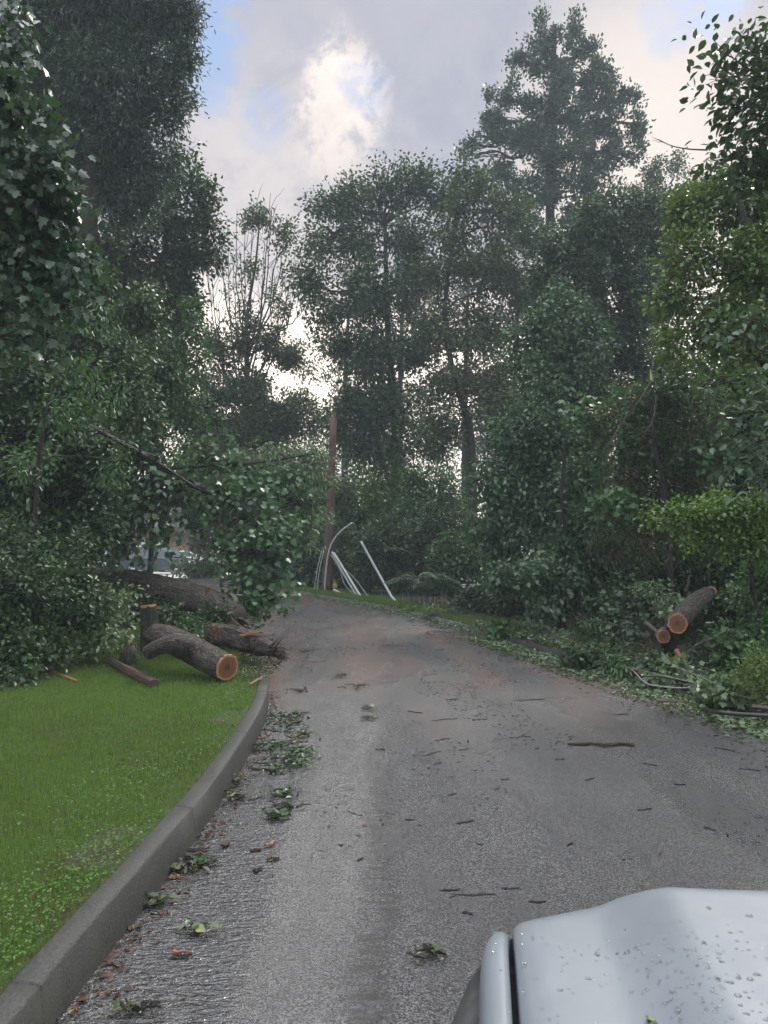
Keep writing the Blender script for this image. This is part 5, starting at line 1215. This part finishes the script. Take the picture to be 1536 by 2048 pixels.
# fender: top strip, rolled edge, bulging side down to the wheel arch
prof = [(-.0085, -.06), (-.009, -.012), (-.011, -.004), (-.018, 0.0), (-.030, -.001), (-.040, -.006), (-.046, -.015), (-.049, -.030), (-.051, -.05), (-.054, -.08)]
rows = []
for v_ in np.linspace(0, 1, 60):
    y = -1.2+(.31+1.2)*v_; e_ = max(0, (y-.18)/.13); row = []
    for i, (x, dz) in enumerate(prof):
        rl = smst(-.01, -.05, x)   # outer points wrap round the front corner
        xx = x+.055*e_**2.2*min(1, abs(dz)*4+.25)*(1 if x < -.03 else .3)
        zz = HZ-.010+dz-.030*e_**3
        arch = 0
        row.append(tw(xx, y-.0, zz))
    rows.append(row)
n_ = len(prof)
for k_ in (1, 2, 3): # close the nose
    rows.append([tw(prof[i][0]*(1-.25*k_)+.03*k_, .31+.012*k_, HZ-.04+prof[i][1]-.02*k_) for i in range(n_)])
V = np.array([p for r in rows for p in r]); Fq = [[r*n_+i, r*n_+i+1, (r+1)*n_+i+1, (r+1)*n_+i] for r in range(len(rows)-1) for i in range(n_-1)]
link('fender', np_mesh('fender', V-PL, np.array(Fq)), PAINT, ROOT, smooth=True)
# dark plastic flare and lower wing, bulging out below the painted strip
fp = [(-.049, -.040), (-.062, -.046), (-.078, -.060), (-.092, -.085), (-.103, -.12), (-.112, -.18), (-.120, -.26), (-.125, -.34), (-.125, -.46), (-.120, -.58)]
rows = []
for v_ in np.linspace(0, 1, 60):
    y = -1.2+(.30+1.2)*v_; e_ = max(0, (y-.10)/.20); row = []
    for i, (x, dz) in enumerate(fp):
        xx = -.049+(x+.049)*(1-.75*min(1, e_)**1.8)+.04*max(0, e_-.4)**2
        zz = HZ-.010+dz-.030*max(0, (y-.18)/.13)**3
        if dz < -.20: zz += (.24 if dz < -.3 else .12)*math.exp(-((y+.38)/.34)**4)
        row.append(tw(xx, y, zz))
    rows.append(row)
n_ = len(fp); V = np.array([p for r in rows for p in r]); Fq = [[r*n_+i, r*n_+i+1, (r+1)*n_+i+1, (r+1)*n_+i] for r in range(len(rows)-1) for i in range(n_-1)]
link('wheel_flare', np_mesh('wheel_flare', V-PL, np.array(Fq)), FLARE, ROOT, smooth=True)
mb = MB(); mb.box(tw(-.004, -.35, HZ-.10), (.05, 1.2, .05), Matrix.Rotation(TY, 3, 'Z')); mb.build('seam_channel', BLACKTRIM, ROOT)
mb = MB(); mb.box(tw(.80, .24, HZ-.33), (1.62, .16, .36), Matrix.Rotation(TY, 3, 'Z')); bevel(mb.build('grille', BLACKTRIM, ROOT), .03)
mb = MB(); mb.box(tw(.80, .25, HZ-.62), (1.80, .20, .24), Matrix.Rotation(TY, 3, 'Z')); bevel(mb.build('bumper', BLACKTRIM, ROOT), .05, 4)
mb = MB(); a = np.array(tw(-.09, -.35, .40)); b_ = np.array(tw(.16, -.35, .40)); mb.tube([a, a+(b_-a)*.08, a+(b_-a)*.9, b_], [.34, .40, .40, .34], 32); wh = mb.build('wheel', TYRE, ROOT, smooth=False)
mb = MB(); mb.tube([a-np.array([.004, 0, 0]), a+(b_-a)*.1], [.25, .25], 28); mb.build('rim', ALLOY, wh)
# beads of rain on the paint
drops = []; td = bmesh_cache = None
import bmesh
bm = bmesh.new(); bmesh.ops.create_icosphere(bm, subdivisions=2, radius=1); tv = np.array([v.co[:] for v in bm.verts]); tf = np.array([[v.index for v in f.verts] for f in bm.faces]); bm.free()
vs, fs = [], []
for i in range(900):
    if i < 380: x = rng.normal(.20, .045); y = rng.uniform(-.25, .2)+.0; x += .20*(.20-y)*.6; s = rng.uniform(.0008, .0028)
    else: x = rng.uniform(-.04, .75); y = rng.uniform(-.3, .26); s = rng.uniform(.0008, .0024) if rng.uniform() < .9 else rng.uniform(.003, .0050)
    if -.012 < x < .004: continue
    if y > front_y(max(x, 0))-.02: continue
    z = hood_z(x, y) if x > 0 else HZ-.0105
    if x < -.034: continue
    p = np.array(tw(x, y, z+s*.10)); e = rng.uniform(.7, 1.4)
    vs.append(tv*np.array([s*e, s/e, s*.42])+p); fs.append(tf+len(fs)*len(tv))
o = link('water_droplets', np_mesh('water_droplets', np.concatenate(vs), np.concatenate(fs)), DROP, None, 'stuff', True); tag(o, 'clear beads of rain scattered over the truck hood', 'droplets')
hp = np.array(tw(.145, .045, hood_z(.145, .045)+.002)); V, Fa = leaf_arrays(np.array([hp, hp+[.004, .003, .001]]), np.array([[1, .6, .2], [-.4, 1, .2]]), np.array([[0, 0, 1.], [.3, 0, 1]]), np.array([.013, .011]), 'lobed')
tag(link('leaf_scrap', np_mesh('leaf_scrap', V, Fa), L_DARK), 'small dark green leaf scrap stuck on the truck hood', 'leaf')

# --- haze volume added to imitate veiling glare from the windshield
bmx = MB(); bmx.box((0, 80, 18.4), (484, 404, 39.0)); 
m, k = mat('glare_veil'); vol = k.new('ShaderNodeVolumePrincipled'); vol.inputs['Color'].default_value = (.78, .90, 1.0, 1); vol.inputs['Density'].default_value = HAZE; vol.inputs['Anisotropy'].default_value = .1
k.l.new(vol.outputs[0], k.out.inputs['Volume'])
hz = bmx.build('haze', m, None); tag(hz, 'thin haze added to imitate veiling glare from the windshield', 'haze', kind='stuff')
